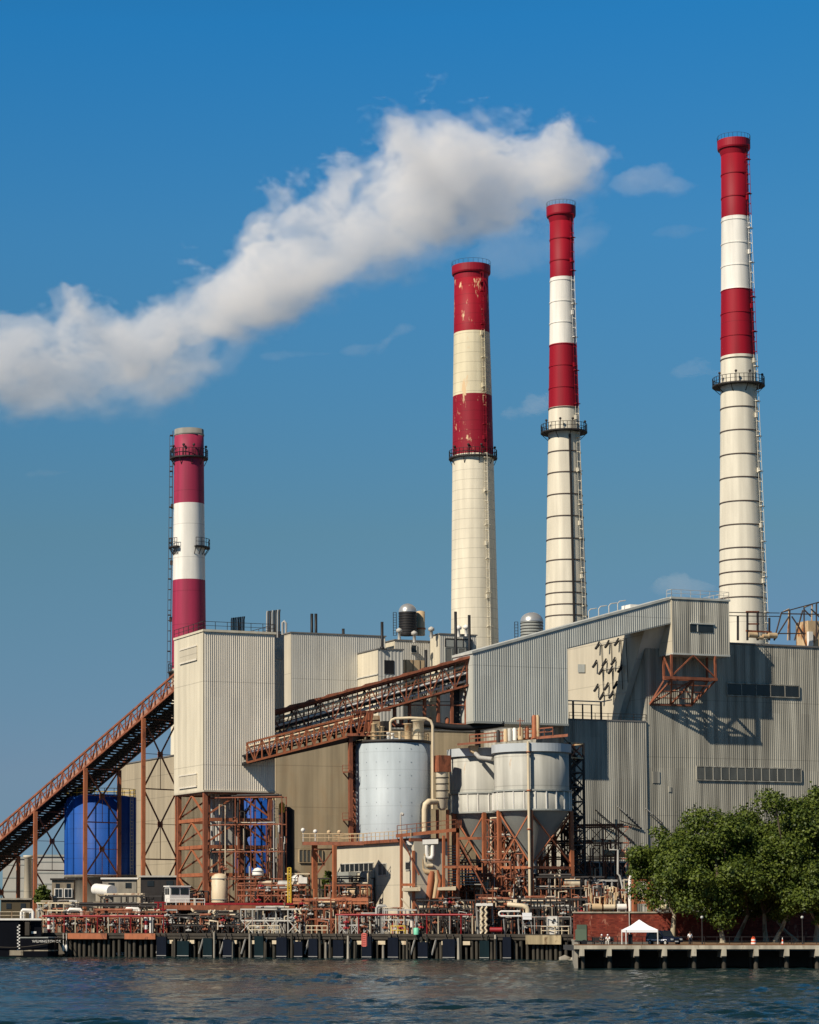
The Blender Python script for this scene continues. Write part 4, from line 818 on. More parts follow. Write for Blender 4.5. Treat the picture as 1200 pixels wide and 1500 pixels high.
# small cream silo and red box
a = G(648, 396, 1160); th = thing('small_silo', 'narrow cream vessel below a rust red box, left of the twin bins', 'silo', v3(a, Z(1190, 396)))
rr_ = 9*S(396)
m = M(); m.lathe(a.x, a.y, [(.3, Z(1187, 396)), (rr_*.8, Z(1183, 396)), (rr_*.9, Z(1172, 396)), (rr_, Z(1171, 396)), (rr_, Z(1131, 396))], 24); part('vessel', m, m_cream_b, th)
m = M()
for y in (1140, 1149, 1159, 1170): z = Z(y, 396); m.lathe(a.x, a.y, [(rr_, z), (rr_+.1, z), (rr_+.1, z+.14), (rr_, z+.14)], 24, caps=False)
part('hoop', m, m_dark, th)
m = M(); m.obox(a - E1*1.1 - E2*1.1, E1, 2.2, E2, 2.2, Z(1131, 396), Z(1107, 396)); part('filter_box', m, m_rust, th)
for sx in (-.9, .9): m = M(); m.beam(v3(a + E1*sx, DZ), v3(a + E1*sx, Z(1186, 396)), .4); part('leg', m, m_rust, th)

#@@MORE@@
# ================================================================== wharf
def dpt(px, d=0): g_ = along(DA, ddir, px, 1368); return g_ + dnor*d
PXA, PXB = 30, 842
wf = thing('wharf', 'long dark timber wharf on piles carrying the pipework', 'wharf', v3(dpt(400), 0))
m = M(); m.hexa([v3(p, DZ-.75) for p in (dpt(PXA), dpt(PXB), dpt(PXB, 15), dpt(PXA, 15))], [v3(p, DZ) for p in (dpt(PXA), dpt(PXB), dpt(PXB, 15), dpt(PXA, 15))]); part('deck', m, m_dock, wf)
m = M(); a, b_ = dpt(PXA, -.12), dpt(PXB, -.12); m.obox(a, ddir, (b_-a).length, dnor, .3, DZ-.3, DZ+.1); part('edge_beam', m, m_dock, wf)
rd = random.Random(7)
px = 96
k = 0
while px < 838 and k < 98:
    q = dpt(px, .35 + rd.random()*.5); m = M(); m.lathe(q.x, q.y, [(.26, -1.5), (.23 + rd.random()*.06, DZ-.6 - rd.random()*.3)], 8); part('pile', m, m_pile, wf); px += rd.uniform(5.5, 9.5); k += 1
m = M()
for px in range(100, 840, 17): q = dpt(px, 5 + (px % 3)); m.lathe(q.x, q.y, [(.3, -1.5), (.3, DZ-.5)], 8)
part('inner_piles', m, m_dock, wf)
wf.children[-1].name = 'inner_pile'; wf.children[-1]['kind'] = 'stuff'
m = M()
for px in range(236, 700, 31):
    a, b_ = v3(dpt(px, .1), DZ-.5), v3(dpt(px-7, .1), .6); m.beam(a, b_, .18); part('strut', m, m_gpipe, wf); m = M()
    q = dpt(px+8, -.1); m.obox(q, ddir, 1.1, dnor, .5, DZ-1.5, DZ-.95); part('bracket', m, m_cpipe, wf); m = M()
for i in range(44):
    px = rd.uniform(232, 760); q = dpt(px, -.25 - rd.random()*.3); m = M(); m.lathe(q.x, q.y, [(.19 + rd.random()*.08, -1.5), (.17, DZ + rd.uniform(-1.6, .35))], 8); part('fender_pile', m, m_pile if rd.random() < .75 else m_conc, wf)
for px0, px1 in ((101, 158), (184, 229)):
    a, b_ = dpt(px0, -.45), dpt(px1, -.45); m = M(); m.obox(a, ddir, (b_-a).length, dnor, .4, DZ-.85, DZ+.02); part('timber_waler', m, m_orange, wf)
a, b_ = dpt(771, -.5), dpt(823, -.5); m = M(); m.obox(a, ddir, (b_-a).length, dnor, .6, DZ-1.35, DZ-.05); part('pile_cap', m, mat('streaked_concrete', (.46, .37, .22), .85, .2, .8, streak=.5, stain=(.10, .06, .03), stain_amt=.3, stain_scale=.7), wf)
a = dpt(533, -.7); m = M(); lattice(m, v3(a, DZ-1.7), v3(a, DZ+.1), v3(a + ddir*.6, DZ-1.7), v3(a + ddir*.6, DZ+.1), 6, .22, .2, 'H'); part('ladder', m, mat('pink_ladder', (.60, .14, .11), .6), wf)
fl_ = None
fspots = [(232, 246), (262, 279), (300, 313), (329, 342), (375, 388), (383+24, 422), (433, 445), (454, 467), (490, 505), (532, 546), (570, 585), (614, 628), (650, 668), (704, 718), (738, 750)]
for i, (p0, p1) in enumerate(fspots):
    q = dpt(p0, -.75); L_ = (dpt(p1) - dpt(p0)).length
    th = thing('fender', '', 'fender', v3(q, 0), 'dark fender panels along the wharf'); fm = m_fend2 if i in (1, 2, 4, 13) else m_fend
    nth = ['at left end, under white control cab', 'second from the left end of the row', 'third from the left end of the row', 'fourth from the left end of the row', 'fifth from left end, under grey trestle', 'sixth from the left end of the row', 'seventh from the left end of the row', 'eighth and middle one of the row', 'just left of the pink ladder', 'right behind the pink ladder', 'just right of the pink ladder', 'fourth from the right end of the row', 'third from the right end of the row', 'second from the right end of the row', 'at the right end of the row']
    th['label'] = ('teal black' if fm is m_fend2 else 'navy black') + ' fender on the wharf face, ' + nth[i]
    m = M(); m.obox(q, ddir, L_, dnor, .45, .05, DZ-.75 + (.3, -.35, .1, -.1, .45)[i % 5]); part('pad', m, fm, th)
    m = M(); m.obox(q - dnor*.06, ddir, L_, dnor, .06, .25, .33); part('wear_strip', m, m_gpipe, th)
    for t_ in (.2, .8): m = M(); m.tube([v3(q + ddir*L_*t_ + dnor*.2, DZ-.8), v3(q + ddir*L_*t_ + dnor*.5, DZ+.1)], .07, 6); part('chain', m, m_dark, th)

m_wornpipe = mat('worn_cream_pipe', (.50, .42, .30), .6, .25, 1, stain=(.20, .08, .035), stain_amt=.45, stain_scale=.7)
# ------------------------------------------------------------------ pipework racks
def rack(label, p0, p1, d, ytop, seed, post=10, levels=(.45, .75, 1.0), pm=m_rust, pipes=None, verts=14, name='pipe_rack', brace=True, bt=.17, full=False, valves=6, drums=0, base=DZ):
    r_ = random.Random(seed); pipes = pipes or [m_wornpipe, m_gpipe, m_rust, m_rust, m_dark, m_wornpipe, m_dark, m_rust]
    g0 = dpt(p0, d); Y = g0.y; H_ = Z(ytop, Y) - base
    th = thing(name, label, 'pipework', v3(g0, base)); g1 = dpt(p1, d); L_ = (g1-g0).length
    n = max(2, round((p1-p0)/post))
    def at(t, dd, z): return v3(g0 + ddir*(L_*t) + dnor*dd, base + z)
    for i in range(n+1):
        for dd in (0, 2.2): m = M(); m.beam(at(i/n, dd, 0), at(i/n, dd, H_*(1 if (i+seed) % 3 else .8)), bt); part('post', m, pm, th)
    for lv in levels:
        for dd in (0, 2.2): m = M(); m.beam(at(0, dd, H_*lv-.1), at(1, dd, H_*lv-.1), bt, bt*1.25); part('beam', m, pm, th)
        k = r_.randint(2, 4)
        for j in range(k):
            a_, b_ = sorted((r_.uniform(-.02, .6), r_.uniform(.35, 1.02))); dd = .25 + j*.5; z = H_*lv + .22; rr = r_.choice((.09, .12, .16, .22)); pts = [at(a_, dd, z), at(b_, dd, z)]
            if r_.random() < .6: pts = [at(a_, dd, z-H_*lv*.7)] + pts
            if r_.random() < .5: pts = pts + [at(b_, dd, z + r_.uniform(-.6, .25)*H_)]
            m = M(); m.tube(pts, rr, 7); part('pipe', m, r_.choice(pipes), th)
    for j in range(verts):
        t = r_.random(); dd = r_.uniform(-.3, 2.4); z0 = r_.uniform(0, .4)*H_; z1 = z0 + r_.uniform(.25, .6)*H_; rr = r_.choice((.06, .08, .1, .14)); m = M(); pts = [at(t, dd, z0), at(t, dd, z1)]
        if r_.random() < .5: s_ = r_.choice((-1, 1))*r_.uniform(.6, 1.6)/L_; pts += [at(t+s_, dd, z1+.15), at(t+s_, dd, max(z1 - r_.uniform(.4, 1.5), .1))]
        m.tube(pts, rr, 6); part('pipe', m, r_.choice(pipes), th)
    for j in range(valves):
        t = r_.random(); z = r_.uniform(.15, .95)*H_; c_ = at(t, -.35, z); m = M(); m.ball(c_, .24, 8); m.beam(c_, c_+V((0, 0, .55)), .08); m.lathe(c_.x, c_.y, [(.3, c_.z+.55), (.3, c_.z+.62)], 10); m.beam(c_ - V((ddir.x*.45, ddir.y*.45, 0)), c_ + V((ddir.x*.45, ddir.y*.45, 0)), .2); part('valve', m, r_.choice((m_redpipe, m_gpipe, m_gpipe, m_rust, m_dark)), th)
    for j in range(drums):
        t = r_.uniform(.1, .9); lv = r_.choice(levels[:-1] or levels); c_ = at(t, 1.1, H_*lv+.75); e_ = V((ddir.x, ddir.y, 0))*r_.uniform(.9, 1.6); m = M(); m.tube([c_-e_*1.12, c_-e_, c_+e_, c_+e_*1.12], .62, 12); part('drum', m, r_.choice((m_wornpipe, m_rusty, m_gpipe)), th)
    if brace:
        for i in range(0, n, 2):
            for a_, b_ in ((i/n, (i+1)/n), ((i+1)/n, i/n)): m = M(); m.beam(at(a_, 0, .2), at(b_, 0, H_*levels[0]), .11); part('brace', m, pm, th)
    if full:
        zs_ = [0] + [H_*l for l in levels]
        for z0, z1 in zip(zs_, zs_[1:]):
            for i in range(n):
                for a_, b_ in ((i/n, (i+1)/n), ((i+1)/n, i/n)): m = M(); m.beam(at(a_, 0, z0+.1), at(b_, 0, z1-.2), .1); part('brace', m, pm, th)
    return th
RK = [('low cream pipe rack behind the barge stern', 62, 112, 3, 1338, 1, {}), ('cream and red pipe rack in front of the big blue tank', 112, 182, 3, 1335, 2, dict(pm=m_rust)), ('pipe rack with red valves left of the control cab', 186, 244, 3, 1335, 3, dict(pm=m_rust, valves=10)),
      ('taller dark pipe rack behind the white pipe loops', 108, 200, 11, 1312, 4, dict(pm=m_dark, drums=2)), ('dark pipe rack with drums below the tall trestle', 200, 262, 11, 1305, 5, dict(pm=m_dark, drums=2)),
      ('crowded pipe rack under the stilts of the cream tower', 262, 345, 5, 1337, 6, dict(pm=m_dark, verts=24)), ('grey steel pipe trestle with crossed bracing on the wharf', 345, 432, 2.5, 1331, 7, dict(pm=m_steelgal, post=19, levels=(.55, 1.0), verts=10)),
      ('upper machinery rack standing between the stilts', 300, 404, 15, 1296, 8, dict(pm=m_rust, drums=3, base=8.3, verts=20)), ('dense rust red pipe rack right of the grey trestle', 428, 492, 5, 1318, 9, dict(pm=m_rust, verts=26, valves=10, drums=1)),
      ('low pipe rack in front of the machine house door', 490, 545, 2.5, 1340, 10, dict(pm=m_gpipe, levels=(.5, 1.0), verts=12)), ('valve rack at the cream wall of the machine house', 556, 600, 2, 1332, 11, dict(pm=m_gpipe, verts=10, levels=(.6, 1.0))),
      ('dark pipe rack below the platform stair', 590, 672, 8, 1318, 12, dict(pm=m_dark, verts=28, valves=10)), ('dense pipe rack between stair and twin bins', 672, 742, 4, 1318, 13, dict(pm=m_dark, verts=26, drums=2)),
      ('pipe rack under the front hopper bin', 742, 838, 8, 1316, 14, dict(pm=m_dark, verts=26, drums=2, valves=8)), ('high pipe rack behind the legs of the twin bins', 690, 836, 24, 1284, 15, dict(pm=m_dark, verts=34, drums=4, post=16, levels=(.35, .6, .8, 1.0))),
      ('tall pipe rack behind the cream duct headers', 620, 704, 20, 1262, 16, dict(pm=m_rust, verts=30, post=14, levels=(.35, .6, .8, 1.0), drums=1)), ('rust red pipe deck left of the machine house', 436, 500, 14, 1296, 17, dict(pm=m_rust, verts=18, drums=2)),
      ('thin pipe rack at the far left under the conveyor', 0, 62, 14, 1322, 18, dict(pm=m_cpipe, verts=10))]
RK += [('thin dark stair and pipe frame inside the tower stilts', 244, 362, 17, 1168, 41, dict(pm=m_rust, bt=.13, post=24, levels=(.2, .4, .6, .8, 1.0), verts=34, valves=3, brace=False)), ('dark pipe frame behind the hopper cones', 664, 850, 40, 1212, 42, dict(pm=m_rust, bt=.15, full=True, post=20, levels=(.3, .5, .7, .85, 1.0), verts=60, drums=3)),
       ('rust red pipe frame below the narrow cream vessel', 640, 716, 31, 1200, 43, dict(pm=m_rust, bt=.15, full=True, post=14, levels=(.3, .5, .7, .85, 1.0), verts=40, drums=1)), ('dark tangle of pipes between the black shade box and machine house', 404, 494, 20, 1286, 44, dict(pm=m_dark, post=11, levels=(.3, .6, .8, 1.0), verts=44, drums=2)), ('dark pipe tangle low in front of the brown brick house', 70, 240, 7, 1326, 45, dict(pm=m_dark, post=12, levels=(.4, .7, 1.0), verts=60)), ('dark pipe tangle low in front of the tower stilts', 244, 345, 2.5, 1342, 46, dict(pm=m_dark, post=9, levels=(.5, 1.0), verts=40))]
for lab, p0, p1, d, yt, sd, kw in RK: rack(lab, p0, p1, d, yt, sd, **kw)
# low sheds, and black boxes added where only shade lies between the racks
def shed(label, px0, px1, Y, yt, mt=m_dark, rm=m_roof, base=3.3, dep=5, door=True):
    a, b_ = G(px0, Y, 1330), G(px1, Y, 1330); L_ = b_.x - a.x; z = Z(yt, Y); th = thing('shed', label, 'shed', v3(a, base))
    m = M(); m.box(a.x, b_.x, Y, Y+dep, base, z); part('wall', m, mt, th)
    m = M(); m.box(a.x-.3, b_.x+.3, Y-.35, Y+dep+.3, z, z+.28); part('roof', m, rm, th)
    m = M(); k = max(2, int(L_/3))
    for i in range(k): x = a.x + L_*(i+.35)/k; m.box(x, x+L_/k*.35, Y-.07, Y, z-1.5, z-.6); part('window', m, m_glass, th); m = M()
    if door: m = M(); x = a.x + L_*.5; m.box(x, x+1.2, Y-.08, Y, base, base+2.2); part('door', m, m_hop, th)
    return th
shed('long black box standing in for shade behind the stilts of the cream tower', 236, 345, 412, 1322, m_dark)
shed('black box standing in for shade at the foot of the black standpipe', 404, 446, 413, 1326, m_black); shed('black box standing in for deep shade under the twin hopper bins', 690, 836, 412, 1290, m_black)
shed('dark box standing in for shade under the stair behind the cream ducts', 660, 700, 408, 1300, m_dark)
shed('low grey shed with dark front behind the brick wall', 852, 932, 404, 1264, m_black, m_steelgal)
shed('grey concrete pump house under the blue tank', 150, 200, 424, 1288, m_conc, m_white)
shed('dark container shed left of the control cab', 206, 262, 408, 1285, m_dark, m_steelgal)
th = shed('old brown brick house with two white sash windows at the left', 76, 108, 410, 1289, mat('old_brown_masonry', (.23, .19, .135), .85, .3, 1.2), m_dark, door=False)
for px in (81, 95): a = G(px, 409.9, 1310); m = M(); m.box(a.x-.15, a.x+1.25, 409.75, 409.95, Z(1315, 410), Z(1301.5, 410)); fr_ = part('window_frame', m, m_white, th); m = M(); m.box(a.x, a.x+.5, 409.7, 409.76, Z(1314, 410), Z(1302.5, 410)); m.box(a.x+.6, a.x+1.1, 409.7, 409.76, Z(1314, 410), Z(1302.5, 410)); part('pane', m, m_glass, fr_)
shed('low hut with pale roof at the left edge', 2, 44, 412, 1318, mat('dark_brown_hut', (.07, .055, .03), .8), m_conc)
def plain_block(label, px0, px1, Y, yt, mt, lines):
    a, b_ = G(px0, Y, 1290), G(px1, Y, 1290); z = Z(yt, Y); th = thing('building', label, 'building', v3(a, 3.3)); m = M(); m.box(a.x, b_.x, Y, Y+20, 3.3, z); part('wall', m, mt, th)
    m = M(); m.box(a.x-.3, b_.x+.3, Y-.3, Y+20, z, z+.5); part('parapet', m, m_hop, th)
    for i in range(lines): m = M(); zz = 4 + (z-4)*(i+.5)/lines; m.box(a.x, b_.x, Y-.1, Y, zz, zz+.35); part('string_course', m, m_hop, th)
    return th
plain_block('far pale grey block behind the first trestle at the left', 4, 47, 620, 1258, mat('far_grey_wall', (.36, .35, .31), .8), 5)
plain_block('far grey block behind the second trestle, taller one', 55, 98, 600, 1255, mat('far_grey_wall', (.40, .39, .35), .8), 6)
m = M(); a = P(41, 1318, 470); m.lathe(a.x, a.y, [(.9, 3.3), (.7, Z(1257, 470)), (.95, Z(1256, 470)), (.95, Z(1253, 470)), (.5, Z(1253, 470))], 16); solo('flue', m, m_cream_b, 'short cream flue standing before the far grey blocks', 'flue', (a.x, a.y, 3.3))
# white control cab
cg = G(249, 386, 1310); th = thing('control_cab', 'small white control cab with dark windows on a wharf platform', 'control cab', v3(cg, Z(1322, 386)))
cl_, cr2 = cg + E2*1.6, cg + E1*3.4; zz0, zz1 = Z(1322, 386), Z(1299, 386)
m = M(); m.obox(cg, E1, 3.3, E2, 2.4, zz0, zz1); part('body', m, m_white, th)
m = M(); m.obox(cg - E1*.15 - E2*.2, E1, 3.6, E2, 2.8, zz1, zz1+.18); part('roof', m, m_white, th)
for i in range(2): m = M(); m.obox(cg - E2*.05 + E1*(.2+i*1.55), E1, 1.35, E2, .06, zz0+1.25, zz1-.2); part('window', m, m_glass, th)
for i in range(2): m = M(); m.obox(cg - E1*.05 + E2*(.25+i*1.05), E2, .85, E1, .06, zz0+1.25, zz1-.2); part('window', m, m_glass, th)
# platform on which the stilts stand
th = thing('service_platform', 'long tan edged service platform at the foot of the tower stilts', 'platform', P(340, 1335, 385))
m = M(); m.hexa([P(240, 1333, 384), P(432, 1333, 383), P(432, 1333, 390), P(240, 1333, 391)], [P(240, 1326, 384), P(432, 1326, 383), P(432, 1326, 390), P(240, 1326, 391)]); part('deck', m, m_rust, th)
m = M(); m.beam(P(300, 1324, 384), P(430, 1324, 383), .3); part('kerb', m, m_redpipe, th)
m = M(); rail(m, [P(244, 1326, 384), P(300, 1326, 384)], 1.0, 1.5, .06); part('railing', m, m_white, th)
for px in (247, 262, 302, 345, 360, 380, 399, 416, 430): m = M(); m.beam(P(px, 1333, 385), v3(G(px, 385), DZ), .34); part('leg', m, m_steelgal if px > 340 else m_dark, th)
for a_, b_ in ((345, 360), (360, 380), (380, 399), (399, 416)):
    m = M(); m.beam(P(a_, 1334, 384.6), P(b_, 1364, 384.6), .16); part('brace', m, m_steelgal, th); m = M(); m.beam(P(b_, 1334, 384.4), P(a_, 1364, 384.4), .16); part('brace', m, m_steelgal, th)
m = M(); m.beam(P(279, 1330, 384), P(298, 1348, 383), .3); part('brace', m, m_cpipe, th)
# equipment on the platform behind the stilts
for (px, Y, y0, y1, r_, mt, lab) in ((322, 393, 1284, 1322, 1.3, m_cpipe, 'tan upright vessel between the stilts'), (318, 395, 1246, 1280, 1.1, m_tanw, 'tall tan vessel high between the stilts'), (378, 389, 1276, 1283, .9, m_white, 'small white header tank on the stilts'), (436, 392, 1286, 1302, 1.1, m_white, 'white drum beside the yellow ladder'), (413, 390, 1298, 1304, 1.2, m_white, 'white box tank above the black shade box')):
    a = G(px, Y, y1); z0, z1 = Z(y1, Y), Z(y0, Y); th = thing('vessel', lab, 'tank', v3(a, z0), 'process vessels'); m = M(); m.lathe(a.x, a.y, [(r_, z0), (r_, z1), (r_*.6, z1+.4), (.02, z1+.55)], 20); part('shell', m, mt, th); m = M()
    for f in (.1, .9): z = z0 + (z1-z0)*f; m.lathe(a.x, a.y, [(r_, z), (r_+.08, z), (r_+.08, z+.12), (r_, z+.12)], 20, caps=False); part('band', m, m_hop, th); m = M()
    for q in (0, 2.1, 4.2): m = M(); m.beam((a.x+r_*.8*math.cos(q), a.y+r_*.8*math.sin(q), z0), (a.x+r_*.8*math.cos(q), a.y+r_*.8*math.sin(q), z0-1.6), .15); part('leg', m, m_rust, th)
# white horizontal tank by blue tank
a, b_ = P(143, 1303, 402), P(162, 1305, 398); th = thing('horizontal_tank', 'white horizontal fuel tank on a saddle below the blue tank', 'tank', P(153, 1312, 400)); d_ = (b_-a).normalized()
m = M(); m.tube([a - d_*.5, a - d_*.25, a, b_, b_ + d_*.25, b_ + d_*.5], .95, 16); part('shell', m, m_white, th)
for t_ in (.15, .85): m = M(); q = a.lerp(b_, t_); m.obox(V((q.x-.6, q.y-.3)), V((1, 0)), 1.2, V((0, 1)), .6, q.z-1.9, q.z-.5); part('saddle', m, m_conc, th)
m = M(); q = a.lerp(b_, .5); m.obox(V((q.x-1.7, q.y-1)), V((1, 0)), 3.4, V((0, 1)), 2, 3.3, q.z-1.9); part('plinth', m, m_cpipe, th)
# white pipe loops
loops = [(40, 1346, 1333, 17, 384, m_white, 'white pipe loop on the wharf beside the barge deck'), (110, 1358, 1332, 20, 388, m_white, 'white pipe loop in front of the big blue tank'), (194, 1358, 1331, 21, 386, m_white, 'white pipe loop left of the control cab'), (559, 1362, 1327, 14, 370, m_gpipe, 'grey pipe loop at the machine house wall')]
for px, y1, y0, wpx, Y, mt, lab in loops:
    th = thing('pipe_loop', lab, 'pipe loop', v3(G(px, Y, y1), DZ), 'tall pipe loops on the wharf'); w_ = wpx/2
    for o, dy in ((0, 0), (3.2, .9)):
        m = M(); m.tube([P(px-w_+o, y1+8, Y+dy), P(px-w_+o, y0+3+o*.6, Y+dy), P(px-w_+2+o, y0+o*.6, Y+dy), P(px+w_-2-o, y0+o*.6, Y+dy), P(px+w_-o, y0+3+o*.6, Y+dy), P(px+w_-o, y1+8, Y+dy)], .23, 8); part('pipe', m, mt, th)
    m = M(); m.obox(G(px, Y, y1) - V((1.3, .3)), V((1, 0)), 2.6, V((0, 1)), 1.4, DZ, DZ+.35); part('plinth', m, m_conc, th)
# red fire main pieces
for a_, b_, y0, Y, lab in ((62, 240, 1342, 387, 'long red fire main running along the left half of the wharf'), (492, 692, 1340, 371, 'long red fire main crossing in front of the machine house')):
    th = thing('fire_main', lab, 'pipe', P(a_, y0+8, Y), 'red fire mains'); Yb = Y - (b_-a_)*.045; m = M(); m.tube([P(a_, y0, Y), P(b_, y0, Yb)], .15, 8); part('pipe', m, m_redpipe, th)
    k = int((b_-a_)/16)
    for i in range(k+1):
        t_ = i/k; q = P(a_+(b_-a_)*t_, y0, Y+(Yb-Y)*t_); m = M(); m.beam(q, V((q.x, q.y, DZ)), .13); part('support', m, (m_cpipe, m_gpipe, m_redpipe)[i % 3], th)
for px, Y, lab in ((72, 387, 'red and white hydrant post left of the big blue tank'), (170, 384, 'red and white hydrant post right of the blue tank'), (214, 381, 'red and white hydrant post left of the control cab')):
    a = v3(G(px, Y, 1355), DZ); th = thing('hydrant_post', lab, 'hydrant', a, 'red and white hydrant posts')
    for i, mt in enumerate((m_redpipe, m_white, m_redpipe, m_white)): m = M(); m.lathe(a.x, a.y, [(.28, a.z+i*.65), (.28, a.z+i*.65+.65)], 10); part('band', m, mt, th)
    m = M(); m.lathe(a.x+.7, a.y, [(.17, a.z), (.17, a.z+2.6)], 8); part('guard_post', m, m_white, th)
th = thing('red_frame', 'red painted pipe stand left of the control cab', 'pipe stand', P(236, 1362, 382))
for px in (232, 239): m = M(); m.beam(P(px, 1366, 382), P(px, 1321, 382), .22); part('post', m, m_redpipe, th)
for y in (1322, 1332, 1341): m = M(); m.beam(P(226, y, 382), P(243, y, 382), .2); part('rail', m, m_redpipe, th)
# white loading arms
for px, y0, Y, lab in ((311, 1333, 379, 'white lattice loading arm pair under the tower stilts'), (437, 1330, 374, 'white and red loading arm pair right of the grey trestle'), (709, 1328, 362, 'white loading arm pair beneath the white balcony')):
    th = thing('loading_arm', lab, 'loading arm', v3(G(px, Y, 1360), DZ), 'white loading arms')
    for o in (-3.2, 3.2):
        m = M(); pts = [P(px+o+(1.5 if i % 2 else -1.5), 1368 - (1368-y0)*i/9, Y) for i in range(10)]; m.tube(pts, .16, 6); part('hose', m, m_cpipe, th)
        m = M(); m.beam(P(px+o-1.8, 1368, Y+.4), P(px+o-1.8, y0, Y+.4), .14); part('mast', m, m_white if px != 437 else m_redpipe, th)
    for i in range(4): m = M(); y = 1362 - i*8; m.beam(P(px-6, y, Y+.3), P(px+6, y, Y+.3), .16); part('rung', m, m_cpipe, th)
th = thing('balcony', 'small white railed balcony above the loading arm', 'balcony', P(708, 1322, 363)); m = M(); m.hexa([P(697, 1327, 362), P(722, 1327, 362), P(722, 1327, 366), P(697, 1327, 366)], [P(697, 1323, 362), P(722, 1323, 362), P(722, 1323, 366), P(697, 1323, 366)]); part('deck', m, m_white, th); m = M(); rail(m, [P(697, 1323, 366), P(697, 1323, 362), P(722, 1323, 362)], 1.2, 1, .07); part('railing', m, m_rust, th)
for px in (698, 721): m = M(); m.beam(P(px, 1327, 364), v3(G(px, 364), DZ), .2); part('post', m, m_gpipe, th)
# guard rails on the wharf
for a_, b_, mt, lab in ((363, 408, m_cpipe, 'cream guard rail at the wharf edge below the grey trestle'), (447, 478, m_cpipe, 'cream guard rail in front of the rust red pipe rack'), (571, 592, m_yellow, 'yellow guard rail at the machine house corner'), (792, 832, m_cpipe, 'cream guard rail beside the white electrical cabinet')):
    m = M(); rail(m, [v3(dpt(a_, .6), DZ), v3(dpt(b_, .6), DZ)], 1.25, .9, .075); solo('guard_rail', m, mt, lab, 'guard rail', v3(dpt(a_, .6), DZ), 'guard rails on the wharf')
# frame left of machine house
th = thing('steel_platform', 'rust red railed platform on columns left of the machine house', 'platform', v3(G(490, 382), DZ))
zpl = Z(1236, 384)
m = M(); m.hexa([P(443, 1238, 381), P(533, 1238, 378), P(533, 1238, 384), P(443, 1238, 387)], [P(443, 1233, 381), P(533, 1233, 378), P(533, 1233, 384), P(443, 1233, 387)]); part('deck', m, m_rust, th)
m = M(); rail(m, [P(443, 1233, 387), P(443, 1233, 381), P(533, 1233, 378)], 1.25, 1.3, .06); part('railing', m, m_rusty, th)
for px, Y, yb in ((460, 384, 1302), (490, 379, 1366), (462, 386, 1366)): m = M(); m.beam(P(px, 1238, Y), P(px, yb, Y), .55); part('column', m, m_orange, th)
for a_, b_ in (((490, 1242), (463, 1282)), ((463, 1248), (476, 1268)), ((460, 1244), (490, 1244))): m = M(); m.beam(P(*a_, 381), P(*b_, 381), .22); part('brace', m, m_rust, th)
for px, y in ((444, 1216), (462, 1218), (482, 1219), (497, 1219)): m = M(); a = P(px, 1233, 381); m.beam(a, P(px, y+2, 381), .12); m.ball(P(px, y, 381), .35, 8); part('floodlight', m, m_white if px < 470 else m_rusty, th)
for y, r_ in ((1318, .5), (1323, .3)): m = M(); m.beam(P(430, y, 379), P(540, y, 374), r_); part('beam', m, m_orange, th)
th = thing('ladder_tower', 'yellow ladder frame with white panels right of the black standpipe', 'ladder', v3(G(426, 386), DZ)); m = M(); lattice(m, P(422, 1324, 386), P(422, 1271, 386), P(426, 1324, 386), P(426, 1271, 386), 13, .2, .12, 'H'); part('ladder', m, m_yellow, th)
m = M(); m.hexa([P(437, 1294, 386), P(450, 1294, 386), P(450, 1294, 388), P(437, 1294, 388)], [P(437, 1285, 386), P(450, 1285, 386), P(450, 1285, 388), P(437, 1285, 388)]); part('panel', m, m_white, th)
for y in (1280, 1297, 1311): m = M(); m.beam(P(418, y, 386.5), P(454, y, 386.5), .2); part('rail', m, m_cpipe, th)
for px in (437, 453): m = M(); m.beam(P(px, 1278, 386.8), v3(G(px, 386.8), DZ), .2); part('post', m, m_rust, th)
# platform with duct headers right of silo
th = thing('duct_platform', 'rust red platform with cream duct headers and columns below the silo', 'platform', v3(G(630, 374), DZ))
m = M(); m.hexa([P(580, 1227, 374), P(668, 1218, 374), P(668, 1218, 388), P(580, 1227, 384)], [P(580, 1222, 374), P(668, 1213, 374), P(668, 1213, 388), P(580, 1222, 384)]); part('deck', m, m_orange, th)
m = M(); rail(m, [P(582, 1222, 374), P(668, 1213, 374), P(676, 1213, 380)], 1.3, 1.6, .06); part('railing', m, m_rust, th)
for px, yt in ((588, 1226), (606, 1246), (630, 1320), (650, 1224), (671, 1220)): m = M(); m.beam(P(px, yt, 374), v3(G(px, 374, 1360), DZ), .36); part('column', m, m_orange, th)
for a_, b_ in (((604, 1318), (652, 1318)), ((630, 1318), (672, 1314)), ((588, 1296), (608, 1296)), ((650, 1270), (700, 1270)), ((671, 1228), (705, 1228))): m = M(); m.beam(P(*a_, 374), P(*b_, 374), .4); part('beam', m, m_orange, th)
for a_, b_ in (((588, 1226), (614, 1282)), ((588, 1316), (606, 1338)), ((606, 1362), (630, 1320)), ((630, 1362), (606, 1320)), ((650, 1320), (671, 1360)), ((671, 1320), (650, 1360)), ((672, 1232), (713, 1308)), ((674, 1318), (694, 1337)), ((694, 1337), (704, 1328))): m = M(); m.beam(P(*a_, 373.6), P(*b_, 373.6), .2); part('brace', m, m_cpipe if b_[1] > 1330 else m_rust, th)
m = M(); m.hexa([P(595, 1238, 374.5), P(642, 1236, 374.5), P(642, 1236, 378), P(595, 1238, 378)], [P(595, 1231, 374.5), P(642, 1229, 374.5), P(642, 1229, 378), P(595, 1231, 378)]); part('duct_header', m, m_white, th)
